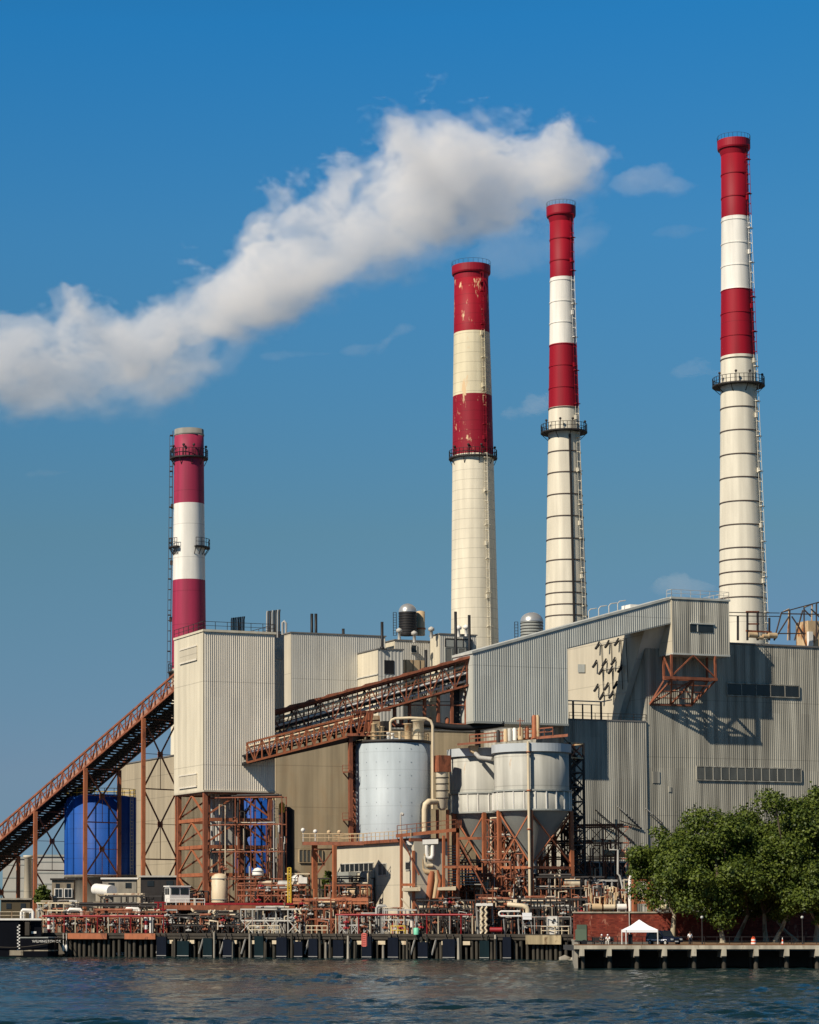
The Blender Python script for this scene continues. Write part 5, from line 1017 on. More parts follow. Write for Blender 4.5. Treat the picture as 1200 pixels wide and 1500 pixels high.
for pts, r_, mt in (([(625, 1238), (625, 1254), (628, 1257), (632, 1257), (634, 1253), (634, 1238)], .3, m_white), ([(610, 1238), (609, 1252), (614, 1282), (618, 1316)], .38, m_cpipe), ([(622, 1254), (622, 1262), (625, 1268), (634, 1268)], .28, m_cpipe), ([(618, 1256), (619, 1272), (623, 1277), (638, 1277), (640, 1290), (636, 1316)], .34, m_rusty), ([(612, 1238), (617, 1248), (624, 1254)], .25, m_rusty), ([(633, 1276), (630, 1300), (628, 1316)], .5, m_orange), ([(614, 1270), (613, 1312)], .3, m_orange), ([(604, 1358), (602, 1346), (597, 1344), (593, 1348), (593, 1362)], .4, m_white), ([(640, 1316), (645, 1290), (640, 1275)], .3, m_orange)):
    m = M(); m.tube([P(x, y, 374.8) for x, y in pts], r_, 8); part('duct', m, mt, th)
for px, y in ((606, 1303), (658, 1302)): m = M(); m.hexa([P(px-17, y+2, 372.5), P(px+10, y+2, 372.5), P(px+10, y+2, 376), P(px-10, y+4, 376)], [P(px-17, y-2, 372.5), P(px+10, y-4, 372.5), P(px+10, y-4, 376), P(px-10, y-2, 376)]); part('canopy', m, m_cpipe, th)
# stairs
th = thing('staircase', 'broad pale stair flight climbing left under the twin bins', 'stairs', v3(G(700, 380), DZ))
for i in range(15):
    t_ = i/14; m = M(); y = 1296 - 56*t_; x1 = 706 - 34*t_*1.0; m.hexa([P(653, y, 380+t_*5), P(x1+2, y, 380+t_*5), P(x1+2, y, 381+t_*5), P(653, y, 381+t_*5)], [P(653, y-1.2, 380+t_*5), P(x1+2, y-1.2, 380+t_*5), P(x1+2, y-1.2, 381+t_*5), P(653, y-1.2, 381+t_*5)]); part('tread', m, m_steelgal, th)
m = M(); m.beam(P(708, 1300, 380), P(672, 1236, 385), .3); part('stringer', m, m_rust, th); m = M(); m.beam(P(708, 1290, 379.8), P(672, 1227, 384.8), .12); part('handrail', m, m_rust, th)
for px in (653, 705): m = M(); m.beam(P(px, 1297, 380.5), v3(G(px, 380.5), DZ), .3); part('post', m, m_dark, th)
# sign, cabinet, pipes at right end of wharf
th = thing('sign_board', 'blank white sign board on posts near the right end of the wharf', 'sign', v3(G(772, 360, 1360), DZ)); m = M(); m.hexa([P(765, 1347, 360), P(779, 1347, 360), P(779, 1347, 360.12), P(765, 1347, 360.12)], [P(765, 1337, 360), P(779, 1337, 360), P(779, 1337, 360.12), P(765, 1337, 360.12)]); part('panel', m, mat('sign_white', (.82, .82, .82), .5, .02), th)
for px in (766.5, 777.5): m = M(); m.beam(P(px, 1346, 360.25), v3(G(px, 360.25), DZ), .1); part('post', m, m_gpipe, th)
th = thing('electrical_cabinet', 'white electrical cabinet with dark dials near the brick wall', 'cabinet', v3(G(810, 358, 1360), DZ)); a = G(803, 358, 1360); m = M(); m.box(a.x, a.x+1.35, a.y, a.y+.8, DZ, Z(1342, 358)); part('body', m, m_white, th)
for px, y, r_ in ((812, 1347, .17), (810, 1351, .17), (813, 1358, .12)): q = P(px, y, 357.9); m = M(); m.tube([q, q + V((0, .12, 0))], r_, 12); part('dial', m, m_dark, th)
th = thing('return_bend', 'white hairpin pipe left of the blank sign board', 'pipe', v3(G(745, 361), DZ)); m = M(); m.tube([P(762, 1335, 361), P(734, 1335, 361), P(731.5, 1336.5, 361), P(731, 1338.5, 361), P(731.5, 1340.5, 361), P(734, 1342, 361), P(764, 1342, 361)], .13, 8); part('pipe', m, m_white, th)
for px in (737, 758): m = M(); m.beam(P(px, 1335, 361.2), v3(G(px, 361.2), DZ), .12); part('stand', m, m_gpipe, th)
th = thing('elbow_pipe', 'fat cream elbow pipe above the blank sign board', 'pipe', v3(G(772, 363), DZ)); m = M(); m.tube([P(744, 1325, 363), P(766, 1327, 362), P(771, 1329, 362), P(773, 1333, 362), P(773, 1337, 362)], .36, 10); part('pipe', m, m_cpipe, th); m = M(); m.tube([P(738, 1325, 363), P(745, 1325, 363)], .25, 8); part('spout', m, m_rust, th); m = M(); m.beam(P(758, 1328, 362.6), v3(G(758, 362.6), DZ), .16); part('stand', m, m_gpipe, th)
m = M(); a = v3(G(760, 363, 1360), DZ); m.lathe(a.x, a.y, [(.01, a.z), (.01, a.z)], 3) if False else None; m.tube([P(718, 1362, 361.5), P(736, 1362, 361)], .38, 10); solo('hose_bundle', m, m_redpipe, 'red rolled hose bundle on the wharf deck', 'hose', v3(G(727, 361.3), DZ))
m = M(); a = G(610, 363.4, 1362); m.lathe(a.x, a.y, [(.4, DZ), (.42, DZ+.9), (.3, DZ+1.0)], 12); solo('drum', m, mat('mint_green_drum', (.18, .55, .36), .5), 'mint green drum at the wharf edge', 'drum', (a.x, a.y, DZ))
m = M(); a, b_ = v3(dpt(765, .3), DZ), v3(dpt(836, .3), DZ); rail(m, [a, b_], 2.6, 1.6, .05); solo('mesh_fence', m, m_gpipe, 'thin grey wire fence around the right end of the wharf', 'fence', a)
th = thing('retaining_post', 'tall concrete wing wall where the wharf meets the brick wall', 'wall', v3(G(839, 352), 0)); qa, qb = G(841, 303.6, 1390), G(838, 352, 1390); qd = (qb-qa).normalized(); qn = V((qd.y, -qd.x)); m = M(); m.obox(qa, qd, (qb-qa).length, qn, .45, -1, PZ+.1); part('wall', m, m_conc, th)
m = M(); m.obox(qa - qn*.1, qd, (qb-qa).length, qn, .65, PZ+.1, PZ+.3); part('coping', m, m_conc, th)
m = M(); b0_ = G(826, 349, 1405)
for i, (dx, dz, r_) in enumerate(((0, .2, 1.0), (1.2, .1, .8), (2.2, .0, 1.1), (.6, -.1, .9))): m.ball((b0_.x+dx, b0_.y-1, dz), r_, 7, .7)
solo('rock_pile', m, m_conc, 'pale rocks at the waterline below the brick wall', 'rocks', (b0_.x, b0_.y, 0))

# ================================================================== brick wall, yard behind it
def brickcol(N, L, tc):
    bt = N.new('ShaderNodeTexBrick'); mp_ = N.new('ShaderNodeMapping'); L.new(tc.outputs['Object'], mp_.inputs[0]); mp_.inputs['Rotation'].default_value = (R(90), 0, 0); L.new(mp_.outputs[0], bt.inputs['Vector'])
    bt.inputs['Color1'].default_value = (.17, .022, .014, 1); bt.inputs['Color2'].default_value = (.34, .065, .035, 1); bt.inputs['Mortar'].default_value = (.17, .05, .035, 1); bt.inputs['Scale'].default_value = 1; bt.inputs['Brick Width'].default_value = .55; bt.inputs['Row Height'].default_value = .21; bt.inputs['Mortar Size'].default_value = .02; return bt.outputs[0]
m_brick = mat('red_brick', brickcol, .85, .28, .5, stain=(.40, .17, .11), stain_amt=.30, stain_scale=1.6, streak=.35)
a = G(842, 345, 1370); b_ = G(1330, 352, 1370); bd = (b_-a).normalized(); bn = V((-bd.y, bd.x)); zt_ = Z(1337.5, 345)
bw = thing('brick_wall', 'long red brick wall with pale coping along the esplanade', 'wall', v3(a, PZ))
m = M(); m.obox(a, bd, (b_-a).length, bn, .6, PZ-.1, zt_); part('wall', m, m_brick, bw)
m = M(); m.obox(a - bn*.12 - bd*.1, bd, (b_-a).length, bn, .85, zt_, zt_+.2); part('coping', m, m_pale, bw)
def bw_at(px, d=0): return along(a + bn*d, bd, px, 1340)
m = M(); q = bw_at(922, -.12); m.tube([v3(q, PZ), v3(q, zt_)], .08, 6); part('conduit', m, m_gpipe, bw)
q = bw_at(845, -.1); m = M(); m.obox(q, bd, 1.4, bn, .1, PZ+.2, PZ+2.4); part('hatch', m, mat('dull_green_panel', (.10, .14, .10), .7), bw)
# yard racks behind the wall
def yard(label, px0, px1, Y, yt, seed, pm, **kw):
    r_ = random.Random(seed); th = thing('pipe_rack', label, 'pipework', v3(G(px0, Y), 3.3)); n = max(2, int((px1-px0)/9))
    for i in range(n+1):
        px = px0 + (px1-px0)*i/n; m = M(); m.beam(v3(G(px, Y), 3.3), P(px, yt + (4 if i % 2 else 0), Y), .22); part('post', m, pm, th)
    for y in (yt+2, (yt+1335)/2, 1326): m = M(); m.beam(P(px0, y, Y), P(px1, y, Y), .3); part('beam', m, pm, th)
    for k in range(kw.get('n', 16)):
        px = r_.uniform(px0, px1); y0_ = r_.uniform(yt-6, 1318); m = M(); pts = [P(px, min(y0_+r_.uniform(8, 24), 1335), Y-.4), P(px, y0_, Y-.4)]
        if r_.random() < .6: s_ = r_.choice((-1, 1))*r_.uniform(3, 9); pts += [P(px+s_, y0_-1, Y-.4), P(px+s_, y0_+r_.uniform(3, 12), Y-.4)]
        m.tube(pts, r_.choice((.08, .11, .15)), 6); part('pipe', m, r_.choice((m_wornpipe, m_cpipe, m_gpipe, m_rusty, m_rust, m_dark)), th)
    for k in range(kw.get('dr', 3)):
        px = px0 + (px1-px0)*(k+.5)/kw.get('dr', 3); px += r_.uniform(-4, 4); c_ = P(px, 1329, Y-.8); m = M(); hl_ = r_.uniform(.5, .9); m.tube([c_ - V((hl_+.15, 0, 0)), c_ - V((hl_, 0, 0)), c_ + V((hl_, 0, 0)), c_ + V((hl_+.15, 0, 0))], r_.uniform(.4, .6), 12); part('drum', m, r_.choice((m_cpipe, m_rusty, m_white)), th)
    return th
yard('rust red pipe rack with tan drums over the left of the brick wall', 862, 918, 366, 1302, 31, m_rust, n=26)
yard('pale valve rack in front of the low grey shed', 858, 925, 380, 1288, 32, m_gpipe, n=30, dr=1)
yard('pipe rack behind the first tree over the brick wall', 960, 1045, 372, 1300, 33, m_rust, n=24)
yard('pale pipe rack behind the middle trees over the brick wall', 1045, 1130, 372, 1296, 34, m_gpipe, n=24, dr=2)
th = thing('gantry', 'orange portal gantry standing behind the brick wall by the trees', 'gantry', v3(G(940, 364), 3.3))
for px in (929, 952): m = M(); m.beam(v3(G(px, 364, 1335), 3.3), P(px, 1284, 364), .6); part('post', m, m_orange, th)
for y, r_ in ((1288, .6), (1322, .35), (1316, .2)): m = M(); m.beam(P(929, y, 364), P(952, y, 364), r_); part('beam', m, m_orange, th)
for a_, b_ in (((931, 1294), (950, 1312)), ((950, 1294), (931, 1312)), ((934, 1322), (934, 1304)), ((941, 1322), (941, 1306)), ((947, 1322), (947, 1305))): m = M(); m.beam(P(*a_, 364), P(*b_, 364), .15); part('brace', m, m_cpipe, th)
for px, pts, lab, mt in ((905, [(905, 1338), (912, 1300), (908, 1283), (905, 1280), (905, 1245), (893, 1245)], 'pale bent lamp pipe rising left of the gantry', m_steelgal), (924, [(923, 1338), (923, 1290), (925, 1282), (934, 1278), (936, 1272), (936, 1246), (930, 1245)], 'cream riser pipe with a white hood left of the gantry', m_white)):
    m = M(); m.tube([P(x, y, 369) for x, y in pts], .28 if px > 910 else .14, 8); solo('riser_pipe', m, mt, lab, 'pipe', v3(G(px, 369), 3.3))
th = thing('transformer', 'white transformer housing half hidden by the left edge of the trees', 'transformer', v3(G(958, 366), 3.3)); a_ = G(941, 366); m = M(); m.box(a_.x, a_.x+2.6, 366, 369, Z(1268, 366), Z(1255, 366)); part('tank', m, m_white, th); m = M(); m.box(a_.x+2.8, a_.x+3.4, 366.2, 368, Z(1266, 366), Z(1260, 366)); part('radiator', m, m_white, th)
for x in (.2, 2.2): m = M(); m.beam((a_.x+x, 367, 3.3), (a_.x+x, 367, Z(1268, 366)), .25); part('leg', m, m_steelgal, th)
# davit arms on the grey wall
for i, (x0, y0, x1, y1, lab) in enumerate(((872, 1186, 930, 1235, 'long dark cable arm, lowest on the grey wall'), (905, 1181, 937, 1210, 'pale cable arm left of the trees, upper one'), (946, 1184, 972, 1207, 'pale cable arm over the tree tops'), (871, 1201, 900, 1218, 'short dark cable arm near the stair tower'), (908, 1202, 940, 1213, 'low level cable arm just above the leftmost crown'))):
    q0, q1 = along(wr - E2*.6, E1, x0, y0), along(wr - E2*.6, E1, x1, y1); th = thing('cable_arm', lab, 'cable arm', v3(q1, Z(y1, q1.y)), 'cable arms on the grey wall'); m = M(); p0_, p1_ = v3(q0, Z(y0, q0.y)), v3(q1, Z(y1, q1.y)); m.beam(p0_, p1_, .14); part('arm', m, m_steelgal if i in (1, 2) else m_dark, th)
    m = M(); [m.ball(p1_.lerp(p0_, .1+.12*k), .17, 6) for k in range(5)]; m.beam(p1_, p1_.lerp(p0_, .62), .1); part('insulator', m, m_dark, th); m = M(); m.beam(p1_, p1_ + V((E2.x, E2.y, 0))*.7, .12); part('bracket', m, m_dark, th)

# ================================================================== esplanade
pe = thing('esplanade_deck', 'pale edged concrete esplanade deck on pile caps at the right', 'pier', v3(G(1000, 303), 0)); X0, X1 = G(842, 303, 1390).x, G(1420, 303, 1390).x
m = M(); m.box(X0, X1, 303, 312.6, PZ-.05-.5, PZ+.03); part('deck', m, m_tar, pe)
m = M(); m.box(X0-.1, X1, 302.7, 303, PZ-.36, PZ+.10); part('edge_beam', m, m_pale, pe)
m = M(); m.box(X0, X1, 303.05, 303.5, PZ+.03, PZ+.22); part('timber_kerb', m, m_brown, pe)
for px in (852, 892, 932, 973, 1016, 1060, 1107, 1152, 1197, 1243):
    a_ = G(px, 303, 1396); m = M(); m.box(a_.x-.28, a_.x+.28, 302.6, 303.4, PZ-1.2, PZ-.36); part('pile_cap', m, m_pale, pe); m = M(); m.hexa([(a_.x+.28, 303, PZ-1.35), (a_.x+.5, 306, PZ-1.35), (a_.x-.2, 306, PZ-1.35), (a_.x-.28, 303.4, PZ-1.35)], [(a_.x+.28, 303, PZ-.6), (a_.x+.5, 306, PZ-.6), (a_.x-.2, 306, PZ-.6), (a_.x-.28, 303.4, PZ-.6)]); part('cap_beam', m, m_conc, pe)
    for dy in (1.2, 4.5): m = M(); m.lathe(a_.x+.3, 303+dy, [(.3, -1.5), (.3, PZ-1.3)], 10); part('pile', m, m_pile, pe)
solo('leaf_litter_verge', M().box(G(1010, 316, 1380).x, X1, 316, 344, PZ+.004, PZ+.06), mat('brown_verge', (.16, .10, .05), .95, .4, .8), None, None, (0, 0, 0), kind='structure')
m = M(); rail(m, [(X0+.4, 311.5, PZ), (G(1300, 311.5).x, 311.5, PZ)], 1.05, 1.6, .035); solo('promenade_railing', m, m_dark, 'low dark railing along the back of the esplanade deck', 'railing', (X0, 311.5, PZ))
def gp(px, Y): return v3(G(px, Y, 1383), PZ)
# canopy tent
a = gp(918, 307.5); b_ = gp(964.5, 307.5); L_ = b_.x - a.x; th = thing('canopy_tent', 'white pop up canopy tent on the esplanade', 'tent', a); ze, zp = Z(1362, 307.5), Z(1347, 309)
c4 = [V((a.x, 307.5, 0)), V((b_.x, 307.5, 0)), V((b_.x, 310.6, 0)), V((a.x, 310.6, 0))]; apex = V(((a.x+b_.x)/2 - .1, 309, zp))
m = M(); m_tent = mat('white_tent_fabric', (.85, .85, .84), .8, .03)
for i in range(4):
    p, q = c4[i].copy(), c4[(i+1) % 4].copy(); p.z = q.z = ze; p2, q2 = p.lerp(apex, .5) - V((0, 0, .12)), q.lerp(apex, .5) - V((0, 0, .12)); m.quad(p, q, q2, p2); m.quad(p2, q2, apex); m.quad(p - V((0, 0, .32)), q - V((0, 0, .32)), q, p)
part('canopy', m, m_tent, th)
for q in c4: m = M(); m.beam((q.x*.999, q.y, PZ+.03), (q.x*.999, q.y, ze), .1); part('leg', m, m_white, th)
# dark sport utility vehicle, seen from its front left corner
def vehicle(name, label, pos, heading, L_, W_, H_, body_m, stripe=None, cab=(.30, .36, .80, .98), glow=m_white):
    h_ = V((math.cos(heading), math.sin(heading))); s_ = V((-h_.y, h_.x)); th = thing(name, label, 'car', pos)
    def at(u, v_, z): g_ = V((pos.x, pos.y)) + h_*u + s_*v_; return v3(g_, pos.z + z)
    hl = L_/2; prof = [(-hl, .45), (-hl, .95), (-hl*.97, 1.05), (-hl*.93, H_*.97), (-hl*.5, H_), (hl*.10, H_), (hl*.32, H_*.66), (hl*.40, 1.12), (hl*.93, 1.0), (hl, .82), (hl, .42)]
    m = M(); n = len(prof); A_, B_ = [], []
    for u, z in prof: tuck = .12 if z > 1.1 else 0; A_.append(at(u, -W_/2+tuck, z)); B_.append(at(u, W_/2-tuck, z))
    m.hexa(A_, B_); bo = part('body', m, body_m, th)
    for sgn in (-1, 1):
        w_ = W_/2 - .1; m = M(); m.add([at(-hl*.85, sgn*(w_+.02), 1.12), at(hl*.30, sgn*(w_+.02), 1.12), at(hl*.12, sgn*(w_-.02), H_*.94), at(-hl*.82, sgn*(w_-.02), H_*.94)], [(0, 1, 2, 3)]); part('side_window', m, m_glass, th)
        for u in (-hl*.62, hl*.62):
            c_ = at(u, sgn*(W_/2-.05), .36); e_ = V((s_.x, s_.y, 0))*.12; m = M(); m.tube([c_ - e_, c_ + e_], .36, 16); wh = part('wheel', m, m_black, th); m = M(); m.tube([c_ - e_*1.1, c_ + e_*1.1], .2, 12); part('rim', m, m_steelgal, wh)
        m = M(); c_ = at(hl*1.0, sgn*W_*.36, .78); m.obox(V((c_.x, c_.y)) - s_*.17 - h_*.04, s_, .34, h_, .08, c_.z-.09, c_.z+.1); part('headlight', m, glow, th)
        if stripe: m = M(); g_ = V((pos.x, pos.y)) - h_*hl*.9 + s_*sgn*(W_/2+.005) - (s_*.02 if sgn > 0 else s_*0); m.obox(g_, h_, L_*.8, s_, .02 * 1, pos.z+.62, pos.z+.78); part('stripe', m, stripe, th)
    m = M(); m.add([at(hl*.385, -W_*.40, 1.16), at(hl*.385, W_*.40, 1.16), at(hl*.125, W_*.36, H_*.97), at(hl*.125, -W_*.36, H_*.97)], [(0, 1, 2, 3)]); w0_ = part('windscreen', m, m_glass, th)
    m = M(); c_ = at(hl+.02, 0, .52); m.obox(V((c_.x, c_.y)) - s_*.26, s_, .52, h_, .03, c_.z-.06, c_.z+.08); part('number_plate', m, m_white, th)
    m = M(); c_ = at(hl+.01, 0, .72); m.obox(V((c_.x, c_.y)) - s_*.5, s_, 1.0, h_, .03, c_.z-.1, c_.z+.1); part('grille', m, m_black, th)
    return th
vehicle('parked_car', 'dark blue utility vehicle with white side stripe parked beside the tent', gp(973, 309.3), R(-62), 4.9, 1.95, 1.85, mat('dark_blue_car_paint', (.008, .011, .028), .25, .1, 1, spec=.5), mat('white_stripe', (.75, .76, .8), .4, .03))
# trailer with green generator
th = thing('generator_trailer', 'dull green generator on a black trailer at the end of the brick wall', 'trailer', gp(853, 309)); a_ = gp(844, 308.5)
m = M(); m.box(a_.x, a_.x+2.0, 308.4, 309.8, PZ+.45, PZ+.62); part('chassis', m, m_black, th); m = M(); m.box(a_.x+.1, a_.x+1.3, 308.5, 309.7, PZ+.62, PZ+2.0); part('housing', m, mat('dull_green_housing', (.11, .15, .10), .6), th); m = M(); m.beam((a_.x+2.0, 309.1, PZ+.5), (a_.x+2.9, 309.1, PZ+.4), .12); part('drawbar', m, m_black, th)
for dy in (308.35, 309.85): m = M(); m.tube([(a_.x+1.0, dy-.1, PZ+.36), (a_.x+1.0, dy+.1, PZ+.36)], .36, 14); part('wheel', m, m_black, th)
m = M(); m.box(gp(921, 308).x, gp(927, 308).x, 308, 308.5, PZ, PZ+1.3); m.box(gp(920.6, 308).x, gp(927.4, 308).x, 307.97, 308.53, PZ+1.3, PZ+1.4); solo('litter_bin', m, m_black, 'black litter bin left of the tent', 'bin', gp(924, 308.2))
th = thing('bench', 'dark bench in front of the brick wall where two people sit', 'bench', gp(884, 309)); xa, xb = gp(868, 309).x, gp(900, 309).x
m = M(); m.box(xa, xb, 308.8, 309.3, PZ+.42, PZ+.5); part('seat', m, m_dark, th); m = M(); m.box(xa, xb, 309.32, 309.4, PZ+.55, PZ+1.0); part('backrest', m, m_dark, th)
for x in (xa+.2, (xa+xb)/2, xb-.3): m = M(); m.box(x, x+.1, 308.85, 309.38, PZ, PZ+.42); m.box(x, x+.1, 309.3, 309.38, PZ+.42, PZ+.98); part('leg', m, m_dark, th)
# people
m_skin = mat('skin', (.36, .20, .13), .6, .05); m_hair = mat('dark_hair', (.02, .015, .01), .7)
def skin_mesh(J, E, name, mt, sub=1):
    me = bpy.data.meshes.new(name); me.from_pydata([j[:3] for j in J], E, []); o = bpy.data.objects.new(name, me); C.objects.link(o)
    o.modifiers.new('skin', 'SKIN'); sl = me.skin_vertices[0].data
    for i, j in enumerate(J): sl[i].radius = (j[3], j[3]); sl[i].use_root = i == 0
    s_ = o.modifiers.new('sub', 'SUBSURF'); s_.levels = sub
    bpy.context.view_layer.update(); dg = bpy.context.evaluated_depsgraph_get(); ev = o.evaluated_get(dg).to_mesh()
    m = M(); m.add([tuple(v.co) for v in ev.vertices], [tuple(p.vertices) for p in ev.polygons], True); bpy.data.objects.remove(o); bpy.data.meshes.remove(me); return m
def person(label, pos, pose, rz, top_m, leg_m, cap_m, scale=1.0):
    """pose: joints in metres, facing -y: pelvis chest neck head, shoulders elbows hands, hips knees ankles toes"""
    c_, s_ = math.cos(rz), math.sin(rz); T = lambda p: (pos.x + scale*(p[0]*c_ - p[1]*s_), pos.y + scale*(p[0]*s_ + p[1]*c_), pos.z + scale*p[2])
    p = pose; rad = dict(pel=.14, che=.155, nec=.06, hed=.095, sl=.07, sr=.07, el=.045, er=.045, wl=.032, wr=.032, fl=.03, fr=.03, hl=.09, hr=.09, kl=.062, kr=.062, al=.045, ar=.045, tl=.04, tr=.04)
    ks = list(p); J = [T(p[k]) + (rad[k]*scale,) for k in ks]; ix = {k: i for i, k in enumerate(ks)}
    ed = [('pel', 'che'), ('che', 'nec'), ('nec', 'hed'), ('che', 'sl'), ('sl', 'el'), ('el', 'wl'), ('wl', 'fl'), ('che', 'sr'), ('sr', 'er'), ('er', 'wr'), ('wr', 'fr'), ('pel', 'hl'), ('hl', 'kl'), ('kl', 'al'), ('al', 'tl'), ('pel', 'hr'), ('hr', 'kr'), ('kr', 'ar'), ('ar', 'tr')]
    th = thing('person', label, 'person', pos, 'people on the esplanade')
    part('body', skin_mesh(J, [(ix[a_], ix[b_]) for a_, b_ in ed], 'body', m_skin), m_skin, th)
    sub_ = lambda keys, es, g_: skin_mesh([T(p[k]) + ((rad[k]+g_)*scale,) for k in keys], [(keys.index(a_), keys.index(b_)) for a_, b_ in es], 'clothes', top_m)
    part('shirt', sub_(['pel', 'che', 'sl', 'el', 'sr', 'er'], [('pel', 'che'), ('che', 'sl'), ('sl', 'el'), ('che', 'sr'), ('sr', 'er')], .022), top_m, th)
    part('trousers', sub_(['pel', 'hl', 'kl', 'al', 'hr', 'kr', 'ar'], [('pel', 'hl'), ('hl', 'kl'), ('kl', 'al'), ('pel', 'hr'), ('hr', 'kr'), ('kr', 'ar')], .02), leg_m, th)
    hd = V(T(p['hed'])); m = M(); m.ball(hd + V((0, .01, .045*scale)), .118*scale, 12, .95); part('cap' if cap_m is not m_hair else 'hair', m, cap_m, th)
    for k in ('wl', 'wr'):
        b0_ = V(T(p['f'+k[1]])); dr_ = (b0_ - V(T(p[k]))).normalized()
        m = M()
        for i in range(5): o_ = dr_.orthogonal().normalized()*(.02*(i-2)); m.tube([b0_ + o_*.8, b0_ + o_ + dr_*.05*scale, b0_ + o_*.9 + dr_*(.07+.015*(2-abs(i-2)))*scale], .009, 5)
        part('finger', m, m_skin, th)
    return th
stand = dict(pel=(0, 0, .95), che=(0, 0, 1.32), nec=(0, -.01, 1.5), hed=(0, -.03, 1.64), sl=(-.2, 0, 1.4), sr=(.2, 0, 1.4), el=(-.27, .03, 1.13), er=(.27, -.05, 1.13), wl=(-.27, -.08, .9), wr=(.24, -.22, 1.02), fl=(-.27, -.11, .83), fr=(.21, -.29, 1.05), hl=(-.1, 0, .9), hr=(.1, 0, .9), kl=(-.12, -.03, .5), kr=(.13, .02, .5), al=(-.12, .04, .09), ar=(.14, .1, .09), tl=(-.13, -.12, .04), tr=(.15, -.05, .04))
sit = dict(pel=(0, .1, .6), che=(0, -.03, .95), nec=(0, -.1, 1.12), hed=(0, -.15, 1.26), sl=(-.2, -.03, 1.03), sr=(.2, -.03, 1.03), el=(-.26, -.12, .78), er=(.26, -.12, .78), wl=(-.17, -.34, .72), wr=(.17, -.34, .72), fl=(-.13, -.42, .7), fr=(.13, -.42, .7), hl=(-.1, .05, .57), hr=(.1, .05, .57), kl=(-.15, -.38, .55), kr=(.15, -.38, .55), al=(-.15, -.36, .09), ar=(.15, -.4, .09), tl=(-.15, -.5, .04), tr=(.15, -.54, .04))
m_wshirt = mat('white_shirt', (.80, .79, .76), .8, .04); m_dshirt = mat('charcoal_shirt', (.03, .032, .035), .8); m_dtrou = mat('dark_trousers', (.02, .022, .03), .8); m_khaki = mat('pale_shorts', (.55, .52, .45), .8)
person('person in white shirt and dark trousers standing between the parked car and the trees', gp(1011, 307), stand, R(20), m_wshirt, m_dtrou, m_hair)
person('seated person in charcoal shirt and white cap on the bench', gp(881, 308.9), sit, R(15), m_dshirt, m_dtrou, m_wshirt)
person('seated person in white shirt and white cap leaning forward on the bench', gp(891, 308.9), sit, R(-25), m_wshirt, m_khaki, m_wshirt)
# traffic barrel and cone, bicycle, lamp posts
a = gp(1104, 304.8); m_tor = mat('traffic_orange', (.75, .10, .03), .5, .05); th = thing('traffic_barrel', 'orange and white traffic barrel on the esplanade edge', 'traffic barrel', a)
for i in range(5): m = M(); r0, r1 = .34-.018*i, .34-.018*(i+1); m.lathe(a.x, a.y, [(r0, a.z+.06+i*.19), (r1, a.z+.06+i*.19+.19)], 18); part('band', m, m_tor if i % 2 == 0 else m_white, th)
m = M(); m.lathe(a.x, a.y, [(.42, a.z), (.42, a.z+.07)], 18); part('base', m, m_black, th); m = M(); m.tube([a + V((-.1, 0, 1.0)), a + V((-.1, 0, 1.12)), a + V((.1, 0, 1.12)), a + V((.1, 0, 1.0))], .025, 6); part('handle', m, m_tor, th)
a = gp(1146.5, 304.8); th = thing('traffic_cone', 'slim orange and white delineator cone near the right edge', 'traffic cone', a); m = M(); m.box(a.x-.2, a.x+.2, a.y-.2, a.y+.2, a.z, a.z+.05); part('base', m, m_black, th)
for i in range(4): m = M(); m.lathe(a.x, a.y, [(.16-.033*i, a.z+.05+i*.25), (.16-.033*(i+1), a.z+.05+(i+1)*.25)], 14); part('band', m, m_tor if i % 2 == 0 else m_white, th)
a = gp(1165, 306); th = thing('bicycle', 'dark bicycle lying by the kerb near the right edge', 'bicycle', a)
for dx in (-.52, .52):
    m = M(); c_ = a + V((dx, 0, .36)); ring = [c_ + V((.33*math.cos(q), 0, .33*math.sin(q))) for q in np.linspace(0, 2*math.pi, 21)]; m.tube(ring, .022, 6, False)
    for q in range(6): m.beam(c_, c_ + V((.33*math.cos(q*1.047), 0, .33*math.sin(q*1.047))), .01)
    part('wheel', m, m_black, th)
m = M(); B_ = lambda x, z: a + V((x, 0, z))
for p, q in ((B_(-.52, .36), B_(-.05, .33)), (B_(-.05, .33), B_(-.2, .85)), (B_(-.18, .8), B_(.35, .82)), (B_(-.05, .33), B_(.36, .78)), (B_(-.52, .36), B_(-.19, .82)), (B_(.52, .36), B_(.34, .95))): m.beam(p, q, .035)
part('frame', m, m_dark, th); m = M(); m.beam(B_(-.32, .9), B_(-.08, .9), .09, .05); part('saddle', m, m_black, th); m = M(); m.beam(B_(.34, .98) - V((0, .25, 0)), B_(.34, .98) + V((0, .25, 0)), .03); part('handlebar', m, m_black, th)
for px, lab in ((1029, 'dark lamp post in the shade between the first two trees'), (1176, 'dark lamp post under the right hand trees')):
    a = gp(px, 311); th = thing('street_lamp', lab, 'street lamp', a, 'esplanade lamp posts'); m = M(); m.lathe(a.x, a.y, [(.12, a.z), (.07, a.z+.5), (.055, a.z+3.3)], 10); part('pole', m, m_dark, th); m = M(); m.ball(a + V((0, 0, 3.5)), .2, 12); part('globe', m, mat('pale_lamp_globe', (.42, .42, .38), .3), th); m = M(); m.lathe(a.x, a.y, [(.1, a.z+3.66), (.02, a.z+3.8)], 10); part('finial', m, m_dark, th)

